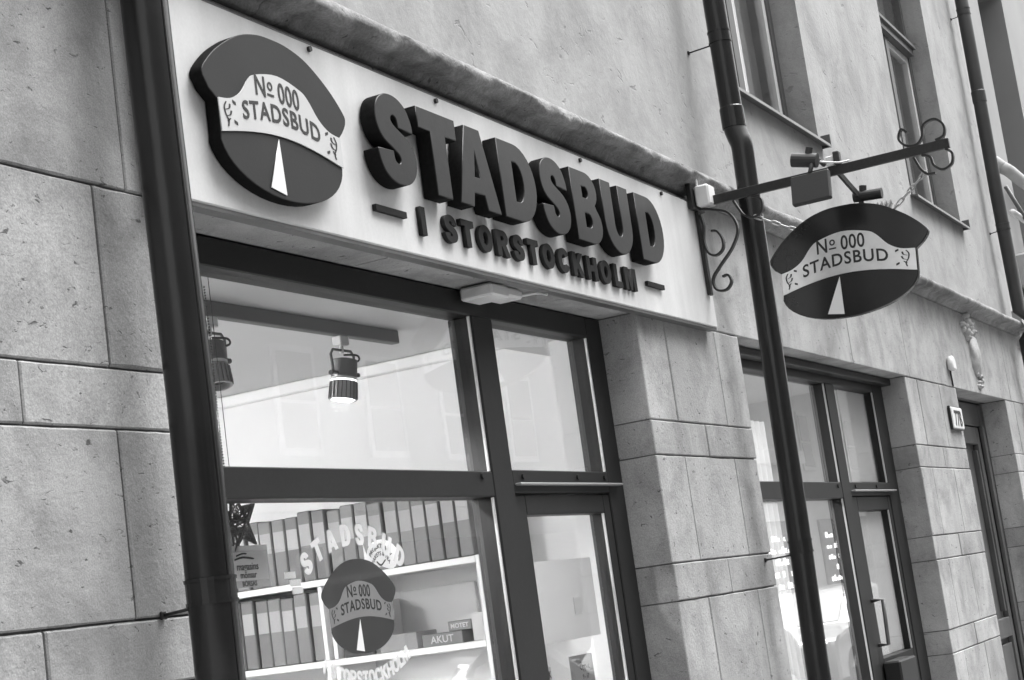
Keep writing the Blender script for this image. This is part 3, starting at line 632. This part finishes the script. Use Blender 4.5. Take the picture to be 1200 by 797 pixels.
SB = thing('sensor_box', 'pair of small white plastic boxes under the lintel above the shop door', 'electric box', (5.45, .09, 2.70))
box('cover', 5.29, 5.43, .02, .15, 2.694, ZL - .004, 'wbox', SB, .008); box('terminal', 5.44, 5.56, .03, .13, 2.706, ZL - .004, 'wbox', SB, .008)
tube('cable', catmull([(5.56, .08, 2.73), (5.63, .06, 2.735), (5.66, .02, 2.738), (5.665, -.02, 2.725)], 6), .006, 'wbox', SB, 8)

# ------------------------------------------------------------------ drainpipes
def pipe(lab, path, r, clamps, joints, mt='pipe', n=24):
    t = thing('drainpipe', lab, 'drainpipe', (path[-1][0], path[-1][1], 0), 'drainpipes on the facade')
    tube('pipe', path, r, mt, t, n)
    def at(z):
        for a, b_ in zip(path[:-1], path[1:]):
            if min(a[2], b_[2]) <= z <= max(a[2], b_[2]): k = (z - a[2]) / (b_[2] - a[2]); return Vector(a).lerp(Vector(b_), k)
    for z in clamps:
        p = at(z)
        cl_ = link('clamp', join_me('clamp', [sweep_me('c', [p + Vector((0, 0, -.027 + .054 * q)), p + Vector((0, 0, -.019 + .054 * q))], circ(r + .004, n)) for q in (0, 1)] + [sweep_me('c', [p + Vector((0, 0, -.022)), p + Vector((0, 0, .030))], circ(r + .0015, n))]), mt, t)
        box('clamp_bolt', p.x + r, p.x + r + .018, p.y - .006, p.y + .006, z - .032, z + .036, mt, cl_)
        tube('spike', [(p.x - .015, -.001, z - .036), (p.x - .015, p.y + r * .9, z - .030)], .004, 'iron', t, 8)
        box('spike_head', p.x - .024, p.x - .006, -.009, .0, z - .046, z - .026, 'iron', t, .002)
    for z in joints:
        p = at(z); link('socket', sweep_me('socket', [p + Vector((0, 0, -.05)), p + Vector((0, 0, .05)), p + Vector((0, 0, .056))], lambda i: circ(r + (.0045, .0045, .001)[i], n)), mt, t)
    return t
def pipe_seam(t, path, r, dx, dy): tube('seam', [(a + dx * r, b_ + dy * r, c_) for a, b_, c_ in path], .0028, 'pipe', t, 6)
P1 = pipe('thick dark drainpipe beside the left end of the white sign', [(3.262, -.14, 9), (3.272, -.14, 3.0), (3.285, -.14, 2.2), (3.272, -.14, 0.05)], .0585, (1.735,), (4.6,))
pipe_seam(P1, [(3.262, -.14, 8.9), (3.272, -.14, 3.0), (3.285, -.14, 2.2), (3.272, -.14, .06)], .0585, -.10, -.995)
def smoothpath(P, n=8): return catmull(P, n)
p2 = [(7.79, -.168, 9), (7.79, -.168, 6), (7.79, -.168, 4.0)] + smoothpath([(7.79, -.168, 3.80), (7.79, -.169, 3.745), (7.787, -.180, 3.70), (7.783, -.193, 3.655), (7.780, -.195, 3.60)], 4) + [(7.768, -.188, 3.2), (7.745, -.180, 2.3), (7.735, -.178, 1.86), (7.69, -.176, 1.2), (7.66, -.176, .05)]
P2 = pipe('dark drainpipe with a bend, rising behind the sign arm', p2, .054, (4.205, 1.70), (3.795,))
link('paint_tag', shape_me('paint_tag', [[(7.705, 1.50), (7.725, 1.515), (7.735, 1.46), (7.755, 1.47), (7.745, 1.43), (7.730, 1.445), (7.725, 1.425), (7.750, 1.40), (7.735, 1.36), (7.705, 1.375), (7.712, 1.385), (7.735, 1.378), (7.738, 1.395), (7.712, 1.42), (7.714, 1.45)]], .004, lambda u, d, v: Vector((u, -.208 + 2.2 * abs(u - 7.745) ** 1.35 + d, v))), 'graff', P2)
P3 = pipe('dark drainpipe at the far right corner of the building', [(15.28, -.12, 9.5), (15.25, -.12, 6), (15.2, -.12, 4.6), (15.25, -.12, 3.55), (15.28, -.20, 3.48), (15.29, -.20, 3.38), (15.30, -.12, 3.3), (15.32, -.12, .05)], .058, (6.3, 4.3), (5.5,), 'pipe_far')

# ------------------------------------------------------------------ small things on the wall
HN = thing('house_number_plate', 'small white enamel plate reading 77B beside the entrance door', 'number plate', (12.37, -.01, 2.43))
box('plate', 12.205, 12.545, -.030, -.006, 2.43, 2.585, 'wbox', HN, .006); box('backing', 12.195, 12.555, -.022, -.004, 2.422, 2.593, 'iron', HN, .003)
for im in islands(text_me('lettering', '77B', .155, lambda u, d, v: Vector((12.375 + u, -.0312 + d, 2.452 + v)), .001, .003, .95)): link('digit', im, 'ink', HN)
WL = thing('wall_lamp', 'small white rounded wall lamp above the number plate', 'wall lamp', (12.5, -.01, 2.87))
me = shape_me('shade', [arc(12.50, 2.905, .045, .055, 0, 180, 12) + [(12.455, 2.875), (12.545, 2.875)]], .045, wall_xf(-.004), .012); link('shade', me, 'wbox', WL)
tube('cable', [(12.52, -.006, 2.876), (12.52, -.006, 2.75)], .006, 'iron', WL, 6)

# ------------------------------------------------------------------ inside the first shop
TR = thing('lighting_track', 'grey ceiling lighting track along the top of the shop window', 'light track', (4.6, .6, 2.7))
box('rail', 3.0, 5.57, .575, .612, 2.648, 2.698, 'frame_gray', TR, .003)
def spot(x, lab, lit, tilt):
    t = thing('track_spotlight', lab, 'spotlight', (x, .595, 2.64), 'spotlights on the lighting track')
    y = .595; ctr = Vector((x, y, 2.52)); d = Vector((-.12, math.sin(tilt), -math.cos(tilt))).normalized()
    box('adapter', x - .028, x + .028, y - .02, y + .02, 2.612, 2.647, 'wbox', t, .004)
    cyl_between('stem', (x, y, 2.613), (x, y, 2.585), .008, 'wbox', t, 10)
    yk = [(x - .072, y, 2.505), (x - .076, y, 2.578), (x - .06, y, 2.596), (x + .06, y, 2.596), (x + .076, y, 2.578), (x + .072, y, 2.505)]
    tube('yoke', yk, .005, 'sheet', t, 8)
    tube('cable', catmull([(x + .01, y, 2.58), (x + .05, y - .03, 2.575), (x + .055, y - .03, 2.555), (x + .01, y, 2.548)], 6), .004, 'ink', t, 6)
    a = ctr - d * -.045 * -1; top = ctr - d * .03; 
    def ring(r, s): return r, ctr + d * s
    prof_ = [(.028, -.045), (.046, -.040), (.047, .020), (.044, .024), (.044, .034), (.047, .038), (.050, .105), (.042, .105), (.036, .05)]
    nrm = d.orthogonal().normalized(); bn = d.cross(nrm); V = []; F = []; n = 24
    for r, s in prof_:
        V += [ctr + d * s + nrm * (r * math.cos(2 * PI * i / n)) + bn * (r * math.sin(2 * PI * i / n)) for i in range(n)]
    for q in range(len(prof_) - 1):
        for i in range(n): F.append((q * n + i, q * n + (i + 1) % n, (q + 1) * n + (i + 1) % n, (q + 1) * n + i))
    F.append(tuple(range(n)))
    cut = 5 * n
    link('housing', me_from('housing', V[:cut], [f for f in F if max(f) < cut]), 'sheet', t)
    link('front_barrel', me_from('front_barrel', V[cut:], [tuple(i - cut for i in f) for f in F if min(f) >= cut]), 'sheet_edge', t)
    link('barrel_ribs', join_me('barrel_ribs', [sweep_me('r', [ctr + d * .042 + (nrm * math.cos(2 * PI * i / 20) + bn * math.sin(2 * PI * i / 20)) * .049, ctr + d * .102 + (nrm * math.cos(2 * PI * i / 20) + bn * math.sin(2 * PI * i / 20)) * .052], circ(.0022, 4)) for i in range(20)]), 'sheet', t)
    bnd = sweep_me('light_ring', [ctr + d * .024, ctr + d * .034], circ(.0455, 24)); link('light_ring', bnd, 'wbox', t)
    for s in (-1, 1): cyl_between('yoke_screw', (x + s * .050, y, 2.51), (x + s * .092, y, 2.51), .009, 'ink', t, 10)
    dc = ctr + d * .085
    V = [dc + nrm * (.041 * math.cos(2 * PI * i / n)) + bn * (.041 * math.sin(2 * PI * i / n)) for i in range(n)]
    lamp = link('lamp_face', me_from('lamp_face', V, [tuple(range(n))]), 'lampglow' if lit else 'carglass', t)
    if lit:
        ld = bpy.data.lights.new('spotlight_beam', 'SPOT'); ld.energy = 30; ld.spot_size = math.radians(168); ld.spot_blend = .5; ld.shadow_soft_size = .035
        lo = bpy.data.objects.new('spotlight_beam', ld); COL.objects.link(lo); lo.parent = t; lo.location = (dc + d * .03) - t.location; lo.rotation_euler = (-d).to_track_quat('Z', 'Y').to_euler()
spot(5.18, 'lit silver track spotlight hanging in the middle of the upper window', True, .12)
spot(4.40, 'unlit grey track spotlight beside the left drainpipe inside the window', False, -.15)
CLM = thing('added_ceiling_lamp', 'round white ceiling lamp added out of sight to light the shop, left of the spotlights', 'ceiling lamp', (3.6, 3.3, 2.80))  # added lamp, out of view, to even out the light in the shop
link('shade', sweep_me('shade', [(3.6, 3.3, 2.858), (3.6, 3.3, 2.83), (3.6, 3.3, 2.80)], lambda i: circ((.20, .20, .17)[i], 28)), 'wbox', CLM)
link('diffuser', sweep_me('diffuser', [(3.6, 3.3, 2.799), (3.6, 3.3, 2.785)], circ(.165, 28)), 'diffuser', CLM)
ld = bpy.data.lights.new('added_ceiling_light', 'POINT'); ld.shadow_soft_size = .14; ld.energy = 76
lo = bpy.data.objects.new('added_ceiling_light', ld); COL.objects.link(lo); lo.parent = CLM; lo.location = (0, 0, -.18)
CL2 = thing('added_ceiling_lamp', 'round white ceiling lamp added to brighten the dimmer right-hand shop', 'ceiling lamp', (9.0, 1.6, 2.76))  # added lamp to lift the brightness behind the right-hand panes
link('shade', sweep_me('shade', [(9.0, 1.6, 2.818), (9.0, 1.6, 2.79), (9.0, 1.6, 2.76)], lambda i: circ((.20, .20, .17)[i], 28)), 'wbox', CL2)
link('diffuser', sweep_me('diffuser', [(9.0, 1.6, 2.759), (9.0, 1.6, 2.745)], circ(.165, 28)), 'diffuser2', CL2)
ld = bpy.data.lights.new('added_ceiling_light', 'AREA'); ld.shape = 'DISK'; ld.size = .33; ld.energy = 45
lo = bpy.data.objects.new('added_ceiling_light', ld); COL.objects.link(lo); lo.parent = CL2; lo.location = (0, 0, -.02)
RK = thing('shelf_unit', 'white shelf unit with ring binders inside the shop', 'shelf', (6.94, 1.8, 0))
SX0, SX1 = 6.775, 7.095
for z in (1.83, 1.455, 1.05, .65): box('shelf', SX0, SX1, 1.022, 3.2, z, z + .03, 'shelf', RK, .002)
box('side_panel', SX0 - .002, SX1, 1.0, 1.02, .02, 1.862, 'shelf', RK, .002); box('side_panel', SX0 - .002, SX1, 3.202, 3.222, .02, 1.862, 'shelf', RK, .002)
for z0, z1 in ((1.487, 1.828), (1.082, 1.453)): box('divider', SX0 + .001, SX1, 1.80, 1.822, z0, z1, 'shelf', RK, .002); box('divider', SX0 + .001, SX1, 1.850, 1.872, z0, z1, 'shelf', RK, .002)
ORD = ['first', 'second', 'third', 'fourth', 'fifth', 'sixth', 'seventh', 'eighth', 'ninth', 'tenth', 'eleventh', 'twelfth', 'thirteenth', 'fourteenth', 'fifteenth', 'sixteenth', 'seventeenth', 'eighteenth', 'nineteenth', 'twentieth', 'twenty-first', 'twenty-second', 'twenty-third', 'twenty-fourth']
bme = {}
for mk in ('binderA', 'binderB'):
    me = box_me('ring_binder', 0, .28, .001, .073, 0, .325, .006); me.materials.append(MT[mk]); bme[mk] = me
lme = box_me('spine_label', -.0015, .004, .007, .067, .165, .265, .0); lme.materials.append(MT['binder_lab'])
def binders(y0, y1, z, where):
    i = 0; y = y0
    while y + .078 < y1 and i < len(ORD):
        o = bpy.data.objects.new('ring_binder', bme['binderA' if random.random() < .5 else 'binderB']); COL.objects.link(o); o.location = (6.80 + random.uniform(-.008, .01), y, z)
        o.rotation_euler.x = random.uniform(-.006, .012); o.scale.z = random.choice((1, 1, 1, .985, 1.015, .96))
        tag(o, 'grey ring binder, %s from the window on the %s' % (ORD[i], where), 'binder', 'ring binders on the ' + where)
        l = bpy.data.objects.new('spine_label', lme); COL.objects.link(l); l.parent = o
        y += .0765 + (random.random() < .2) * .006; i += 1
binders(1.03, 2.75, 1.8605, 'top shelf'); binders(1.88, 2.75, 1.4855, 'middle shelf')
def tbox(name, lab, cat, x0, x1, y0, y1, z0, z1, mt, txt=None, tm='ink', ts=.03):
    o = tag(box(name, x0, x1, y0, y1, z0, z1, mt, None, .003), lab, cat)
    if txt: link('lettering', text_me('lettering', txt, ts, lambda u, d, v: Vector((x0 - .0008 + d, (y0 + y1) / 2 - u, (z0 + z1) / 2 - ts * .33 + v)), .0006, .0006), tm, o)
    return o
zs = 1.4858
tbox('paper_roll', 'white paper roll box at the window end of the middle shelf', 'box', 6.80, 6.86, 1.035, 1.095, zs, zs + .125, 'paper')
tbox('flat_box', 'low dark box lettered AKUT on the middle shelf', 'box', 6.80, 6.95, 1.15, 1.36, zs, zs + .055, 'card_dark', 'AKUT', 'paper', .045)
tbox('book_stack', 'stack of pale magazines lying on the middle shelf', 'magazines', 6.79, 6.98, 1.38, 1.58, zs, zs + .075, 'paper_gray')
tbox('box_file', 'upright pale file box behind the window emblem', 'box', 6.82, 7.05, 1.60, 1.78, zs, zs + .24, 'paper')
tbox('poster_board', 'white framed sheet leaning at the back of the middle shelf', 'poster', 7.07, 7.09, 1.20, 1.75, zs, zs + .27, 'paper')
tbox('small_box', 'small grey carton lettered MOTET on the dark box', 'box', 6.84, 6.95, 1.12, 1.24, zs + .0555, zs + .10, 'binderB', 'MOTET', 'paper', .028)
tbox('dark_box', 'black box with white lettering at the divider of the middle shelf', 'box', 6.78, 6.80, 1.605, 1.77, zs, zs + .17, 'ink', 'TAXI', 'paper', .05)
# star, card, blind chain, tags
ST = thing('wicker_star', 'dark wicker star hanging in the window by the drainpipe', 'star', (4.04, .31, 1.9))
tube('string', [(4.03, .31, 2.05), (4.03, .31, 2.69)], .0012, 'ink', ST, 5)
sp_ = [(4.045 + (.100 if i % 2 == 0 else .047) * math.cos(PI / 2 + PI * i / 5 + .22), 1.955 + (.100 if i % 2 == 0 else .047) * math.sin(PI / 2 + PI * i / 5 + .22)) for i in range(10)]
rim = [sweep_me('w', [(p[0], .31, p[1]), (q[0], .31, q[1])], circ(.0032, 5)) for p, q in zip(sp_, sp_[1:] + sp_[:1])] + [sweep_me('w', [(4.045, .31 + sg * .026, 1.955), (p[0], .31, p[1])], circ(.0026, 5)) for p in sp_ for sg in (-1, 1)]
link('star_frame', join_me('star_frame', rim), 'wicker', ST)
wv = []
for i in range(10):
    p, q = Vector((sp_[i][0], .31, sp_[i][1])), Vector((sp_[(i + 1) % 10][0], .31, sp_[(i + 1) % 10][1]))
    for sg in (-1, 1):
        c0 = Vector((4.045, .31 + sg * .026, 1.955))
        for k in range(16):
            def rnd_pt():
                a, b2 = random.random(), random.random()
                if a + b2 > 1: a, b2 = 1 - a, 1 - b2
                return c0 + (p - c0) * a + (q - c0) * b2
            wv.append(sweep_me('w', [rnd_pt(), rnd_pt()], circ(.0015, 4)))
wo_ = link('weave', join_me('weave', wv), 'wicker', ST); wo_['kind'] = 'stuff'
CD_ = thing('window_card', 'white printed card with arrows standing in the window corner below the star', 'card', (4.07, .30, 1.765))
box('sheet', 3.93, 4.150, .300, .303, 1.785, 1.866, 'paper', CD_); box('backing', 3.92, 4.165, .306, .310, 1.765, 1.885, 'paper_gray', CD_)
cf = lambda u, d, v: Vector((4.05 + u, .2995 + d, v))
link('lettering', join_me('lettering', [text_me('t', 'magasins', .030, lambda u, d, v: cf(u, d, 1.815 + v), .0005, .0004), text_me('t', 'mönsar', .026, lambda u, d, v: cf(u, d, 1.792 + v), .0005, .0004), shape_me('t', [catmull([(-.06, 1.842), (-.02, 1.848), (.03, 1.844), (.03, 1.849), (-.02, 1.854), (-.06, 1.847)], 4)], .0005, cf), shape_me('t', [catmull([(-.05, 1.853), (-.02, 1.859), (.0, 1.859), (.0, 1.863), (-.02, 1.864), (-.05, 1.858)], 4)], .0005, cf), text_me('t', 'BÖRSAS', .020, lambda u, d, v: Vector((4.06 + u, .3055 + d, 1.769 + v)), .0005, .0004)]), 'ink', CD_)
bc = []
for i in range(75):
    z = 2.64 - i * .0085; s = .0042; x = 3.992 + .002 * math.sin(i * .1)
    bc.append(me_from('b', [(x, .30, z + s), (x + s, .30, z), (x, .30 + s, z), (x - s, .30, z), (x, .30 - s, z), (x, .30, z - s)], [(0, 1, 2), (0, 2, 3), (0, 3, 4), (0, 4, 1), (5, 2, 1), (5, 3, 2), (5, 4, 3), (5, 1, 4)]))
bcm = join_me('blind_chain', bc); tag(link('blind_chain', bcm, 'ink'), 'thin beaded blind cord hanging beside the drainpipe in the upper window', 'cord')
for k, (dx, z) in enumerate(((0, 1.775), (.022, 1.752), (.03, 1.730))):
    tag(box('price_tag', 4.105 + dx, 4.160 + dx, .214, .2155, z, z + .019, 'paper'), ('top', 'middle', 'bottom')[k] + ' one of three little white tags on the window glass', 'tag', 'tags on the window glass')
# transfers on the glass
DC = thing('window_transfer', 'cap emblem and arched STADSBUD lettering on the lower shop window', 'window sticker', (4.47, .2, 1.45))
emblem_parts(DC, lambda u, d, v: Vector((4.475 + u * .615, .2035 + d * .4, 1.672 + v * .615)), .0012, ('decal_dark', 'decal_band', 'wedge', 'ink'))
def arc_text(s, cx, cz, r, a0, a1, h, up):
    ws = [GL[c_][0] if c_ != ' ' else .5 for c_ in s]; tot = sum(ws) + .25 * (len(s) - 1); acc = 0
    for c_, w_ in zip(s, ws):
        if c_ != ' ':
            t = (acc + w_ / 2) / tot; a = math.radians(a0 + (a1 - a0) * t); k = h * .86
            ca, sa = (math.cos(a - PI / 2), math.sin(a - PI / 2)) if up else (math.cos(a + PI / 2), math.sin(a + PI / 2))
            ox, oz = cx + r * math.cos(a), cz + r * math.sin(a)
            lp = [[(ox + ca * ((u_ - w_ / 2) * k) - sa * (v_ * h), oz + sa * ((u_ - w_ / 2) * k) + ca * (v_ * h)) for u_, v_ in l] for l in GL[c_][1]]
            link('letter', shape_me('letter', lp, .0006, wall_xf(.2035)), 'decal', DC)
        acc += w_ + .25
arc_text('STADSBUD', 4.475, 1.395, .465, 126, 54, .066, True)
arc_text('I STORSTOCKHOLM', 4.475, 1.985, .55, 243, 297, .045, False)
RD = thing('round_sticker', 'round white sticker with curved lettering stuck on the window above the emblem', 'window sticker', (4.64, .21, 1.78))
link('disc', shape_me('disc', [[(4.545, 1.768), (4.640, 1.790)] + arc(4.655, 1.822, .095, .052, -60, 175, 14) + [(4.545, 1.862)]], .001, wall_xf(.2145)), 'paper', RD)
def cv(cx, cz, r): return lambda u, d, v: Vector((cx + (r + v) * math.sin(u / r), .2125 + d, cz + (r + v) * math.cos(u / r)))
link('lettering', join_me('lettering', [text_me('t', 'PROJEKTS & TV', .020, cv(4.64, 1.772, .075), .0005, .0003), text_me('t', 'PAKETS & TEA', .018, cv(4.64, 1.772, .052), .0005, .0003), shape_me('t', [catmull([(4.61, 1.803), (4.635, 1.790), (4.665, 1.806), (4.662, 1.810), (4.636, 1.796), (4.614, 1.807)], 4)], .0005, wall_xf(.2125))]), 'ink', RD)
PO = thing('door_poster', 'pale grey sheet hanging inside the shop door glass', 'poster', (6.0, .23, 1.455))
box('sheet', 5.74, 6.262, .232, .2335, 1.457, 1.762, 'poster', PO)
box('white_patch', 6.05, 6.12, .2295, .2315, 1.55, 1.615, 'paper', PO)
NT = thing('door_notice', 'dark grey notice card with small lettering on the shop door', 'notice', (6.0, .22, 1.1))
box('sheet', 5.902, 6.110, .214, .2155, 1.08, 1.396, 'card_dark', NT)
nf = lambda x, z: (lambda u, d, v: Vector((x + u, .2135 + d, z + v)))
link('lettering', join_me('lettering', [text_me('t', 'Öppet', .034, nf(6.03, 1.340), .0005, .001), text_me('t', '9 - 17', .024, nf(6.03, 1.305), .0005, .0005), text_me('t', '10 - 14', .024, nf(6.03, 1.275), .0005, .0005), text_me('t', 'stängt', .024, nf(6.03, 1.24), .0005, .0005)]), 'ink', NT)
N2 = thing('door_sticker', 'pale lettered sticker at the left edge of the shop door glass', 'window sticker', (5.70, .22, 1.2))
box('sheet', 5.645, 5.735, .214, .2152, 1.20, 1.375, 'paper_gray', N2)
link('lettering', join_me('lettering', [text_me('t', 'BUTIK', .036, nf(5.69, 1.335), .0005, .001, .8), text_me('t', 'LOKAL', .036, nf(5.69, 1.265), .0005, .001, .8)]), 'ink', N2)

# ------------------------------------------------------------------ neighbouring building at the far right
NB = thing('neighbour_building', 'grey plaster house adjoining on the far right with a dark window recess', 'building', (19, .2, 0))
NX0 = 15.72; ny = .08
bm = bmesh.new(); wx0, wx1 = 17.45, 19.1
for (x0, x1, z0, z1) in ((NX0, wx0, 0, ZT), (wx0, wx1, 0, 4.2), (wx0, wx1, 7.55, ZT), (wx1, 30, 0, ZT)): quad([(x0, ny, z0), (x1, ny, z0), (x1, ny, z1), (x0, ny, z1)])
quad([(wx0, ny, 4.2), (wx0, .6, 4.2), (wx0, .6, 7.55), (wx0, ny, 7.55)]); quad([(wx1, ny, 4.2), (wx1, ny, 7.55), (wx1, .6, 7.55), (wx1, .6, 4.2)]); quad([(wx0, ny, 7.55), (wx0, .6, 7.55), (wx1, .6, 7.55), (wx1, ny, 7.55)]); quad([(wx0, ny, 4.2), (wx1, ny, 4.2), (wx1, .6, 4.2), (wx0, .6, 4.2)])
quad([(NX0, ny, 0), (NX0, ny, ZT), (NX0, 6, ZT), (NX0, 6, 0)])
me = bpy.data.meshes.new('plaster_wall'); bm.to_mesh(me); bm.free(); link('plaster_wall', me, 'neigh', NB)
nw = frame_bars('window', [(wx0 + .01, wx0 + .09, .45, .53, 4.21, 7.54), (wx1 - .09, wx1 - .01, .45, .53, 4.21, 7.54), (wx0 + .09, wx1 - .09, .45, .53, 5.9, 6.0), (wx0 + .09, wx1 - .09, .45, .53, 4.21, 4.3)], 'frame_gray', NB)
box('pane', wx0 + .085, wx1 - .085, .485, .49, 4.29, 7.5, 'dglass', nw)
box('corner_strip', NX0 - .02, 16.35, ny - .05, ny - .004, 0, ZT, 'neigh2', NB, .01)
link('cornice', boxes_me('cornice', [(NX0, 30, -.05, ny - .004, 3.45, 3.62), (NX0, 30, -.01, ny - .004, 3.30, 3.446)]), 'neigh2', NB)
CO = thing('white_conduit', 'thin white pipe running down beside the far right drainpipe', 'pipe', (16.3, -.02, 4.9))
tube('pipe', [(16.42, .05, 9), (16.42, .05, 5.15)], .022, 'wbox', CO, 10); box('clamp', 16.36, 16.48, .02, .075, 6.0, 6.1, 'sheet_edge', CO, .004)
tube('elbow_pipe', catmull([(16.42, .05, 5.16), (16.43, -.02, 5.08), (16.5, -.06, 5.05), (17.2, -.06, 5.06), (18.6, -.06, 5.1)], 5), .06, 'neigh2', CO, 14)
AW = thing('wall_bracket_sign', 'pale box sign on brackets at the far right edge', 'sign', (16.9, -.3, 3.9))
box('box', 16.3, 17.6, -.28, .02, 3.9, 4.22, 'neigh2', AW, .02); box('lower_box', 16.5, 17.9, -.2, .02, 3.66, 3.86, 'sheet', AW, .02)
tube('rail', [(16.0, -.1, 4.56), (18.2, -.1, 4.60)], .03, 'wbox', AW, 8); tube('stay', [(16.2, -.05, 4.85), (16.6, -.25, 4.2)], .02, 'sheet', AW, 8); tube('stay', [(17.2, -.05, 4.85), (17.4, -.25, 4.2)], .02, 'sheet', AW, 8)

# ------------------------------------------------------------------ the other side of the street (seen in the panes)
def opposite(x0, x1, h, mt, lab, shop):
    t = thing('street_house', lab, 'building', ((x0 + x1) / 2, -13.1, 0))
    box('wall', x0, x1, -15, -13.05, 0, h, mt, t)
    box('cornice', x0, x1 + .0, -13.04, -12.7, h - .5, h - .1, mt, t); box('string_course', x0, x1, -13.045, -12.9, 3.7, 3.95, mt, t)
    wf = box_me('window', -.62, .62, -.06, .02, -.95, .95); wf.materials.append(MT['curtain'])
    pn = box_me('pane', -.50, .50, -.085, .035, .0, .83); pn.materials.append(MT['dglass']); pn2 = box_me('pane', -.50, .50, -.085, .035, -.83, -.06); pn2.materials.append(MT['dglass'])
    n = int((x1 - x0) / 2.6); st = (x1 - x0) / n
    for zf in [5.6 + 3.2 * k for k in range(int((h - 5) / 3.2))]:
        for i in range(n):
            o = bpy.data.objects.new('window', wf); COL.objects.link(o); o.parent = t; o.location = Vector((x0 + st * (i + .5), -13.02, zf)) - t.location
            for q in (pn, pn2): p = bpy.data.objects.new('pane', q); COL.objects.link(p); p.parent = o
    for i in range(n // 2):
        xc = x0 + st * (2 * i + 1); o = box('shop_window', xc - 1.6, xc + 1.6, -13.045, -12.98, .5, 3.1, 'dglass', t)
        if shop and i % 2 == shop % 2:
            link('lit_poster', boxes_me('lit_poster', [(xc - 1.3 + .3 * k + random.uniform(0, .1), xc - 1.08 + .3 * k, -12.972, -12.96, zz, zz + random.uniform(.08, .2)) for k in range(9) for zz in (1.1, 1.45, 1.8, 2.15, 2.5) if random.random() < .72]), 'shoplight', o)
opposite(-14, 4, 12.5, 'opp2', 'mid grey house across the street, leftmost of the row', 0)
opposite(4.1, 20, 13, 'opp1', 'pale house across the street facing the shop', 1)
opposite(20.1, 40, 11.5, 'opp3', 'dark brick house across the street', 0)
opposite(40.1, 52, 5.3, 'opp1', 'low pale house across the street beside the dark brick one', 1)
opposite(52.1, 68, 12, 'opp2', 'mid grey house far along the street', 2)
opposite(68.1, 95, 13, 'opp1', 'pale house at the far end of the street', 0)
def car(x, y, mt, lab):
    t = thing('parked_car', lab, 'car', (x, y, -.12), 'cars parked along the kerb')
    prof_ = [(-2.1, .28), (-2.12, .62), (-2.0, .80), (-1.55, .88), (-1.05, .95), (-.45, 1.36), (.1, 1.44), (.95, 1.42), (1.55, 1.15), (1.95, .95), (2.05, .65), (2.03, .28)]
    pc = catmull(prof_, 4); V = []; F = []; k = len(pc); secs = [(-.86, .93), (-.84, .98), (-.62, 1.0), (.62, 1.0), (.84, .98), (.86, .93)]
    for yy, sc in secs:
        for (a, b_) in pc:
            narrow = 1 - .22 * max(0, (b_ - .85) / .6); V.append((x + a * (sc if abs(yy) > .8 else 1), y + yy * narrow, -.12 + b_ * (1 if abs(yy) < .8 else .985)))
    for s in range(len(secs) - 1):
        for q in range(k): F.append((s * k + q, s * k + (q + 1) % k, (s + 1) * k + (q + 1) % k, (s + 1) * k + q))
    F += [tuple(range(k)), tuple((len(secs) - 1) * k + q for q in range(k))[::-1]]
    link('body', me_from('body', V, F), mt, t, False)
    for s in (-1, 1):
        for poly in ([(-.85, .97), (-.40, 1.30), (.12, 1.36), (.12, .97)], [(.18, .97), (.18, 1.36), (.85, 1.33), (1.25, 1.10), (1.2, .97)]):
            V = [(x + a, y + s * (.872 * (1 - .22 * max(0, (b_ - .85) / .6)) ), -.12 + b_) for a, b_ in poly] + [(x + a, y + s * (.84 * (1 - .22 * max(0, (b_ - .85) / .6))), -.12 + b_) for a, b_ in poly]; n = len(poly)
            link('side_window', me_from('side_window', V, [tuple(range(n)), tuple(range(n, 2 * n))[::-1]] + [(i, (i + 1) % n, n + (i + 1) % n, n + i) for i in range(n)]), 'carglass', t)
        for wx in (-1.3, 1.3):
            wh = link('wheel', sweep_me('wheel', [(x + wx, y + s * .68, .20), (x + wx, y + s * .70, .20), (x + wx, y + s * .86, .20), (x + wx, y + s * .88, .20)], lambda i: circ((.28, .315, .315, .28)[i], 20)), 'tyre', t)
            link('rim', sweep_me('rim', [(x + wx, y + s * .80, .20), (x + wx, y + s * .889, .20)], circ(.21, 16)), 'chrome', wh)
        box('headlight', x - 2.10, x - 1.92, y + s * .62 - .16, y + s * .62 + .16, .50, .64, 'chrome', t, .02); box('tail_light', x + 1.93, x + 2.05, y + s * .66 - .12, y + s * .66 + .12, .58, .74, 'card_dark', t, .02)
        box('door_mirror', x - .78, x - .66, y + s * .93 - .08, y + s * .93 + .08, .84, .97, mt, t, .02)
    V = [(x + a, y + yy, -.12 + b_ + .012) for a, b_ in ((-1.02, .965), (-.47, 1.355)) for yy in (-.62, .62)]
    link('windscreen', me_from('windscreen', V, [(0, 1, 3, 2)]), 'carglass', t); V = [(x + a, y + yy, -.12 + b_ + .012) for a, b_ in ((1.05, 1.405), (1.55, 1.155)) for yy in (-.58, .58)]
    link('rear_window', me_from('rear_window', V, [(0, 1, 3, 2)]), 'carglass', t)
car(12.6, -4.35, 'car1', 'silver car parked at the near kerb, closest to the shop'); car(18.2, -4.35, 'car2', 'dark car parked at the near kerb behind the silver one')
car(23.6, -4.35, 'car1', 'silver car parked at the near kerb, farthest along'); car(30.5, -8.7, 'car2', 'dark car parked at the opposite kerb')
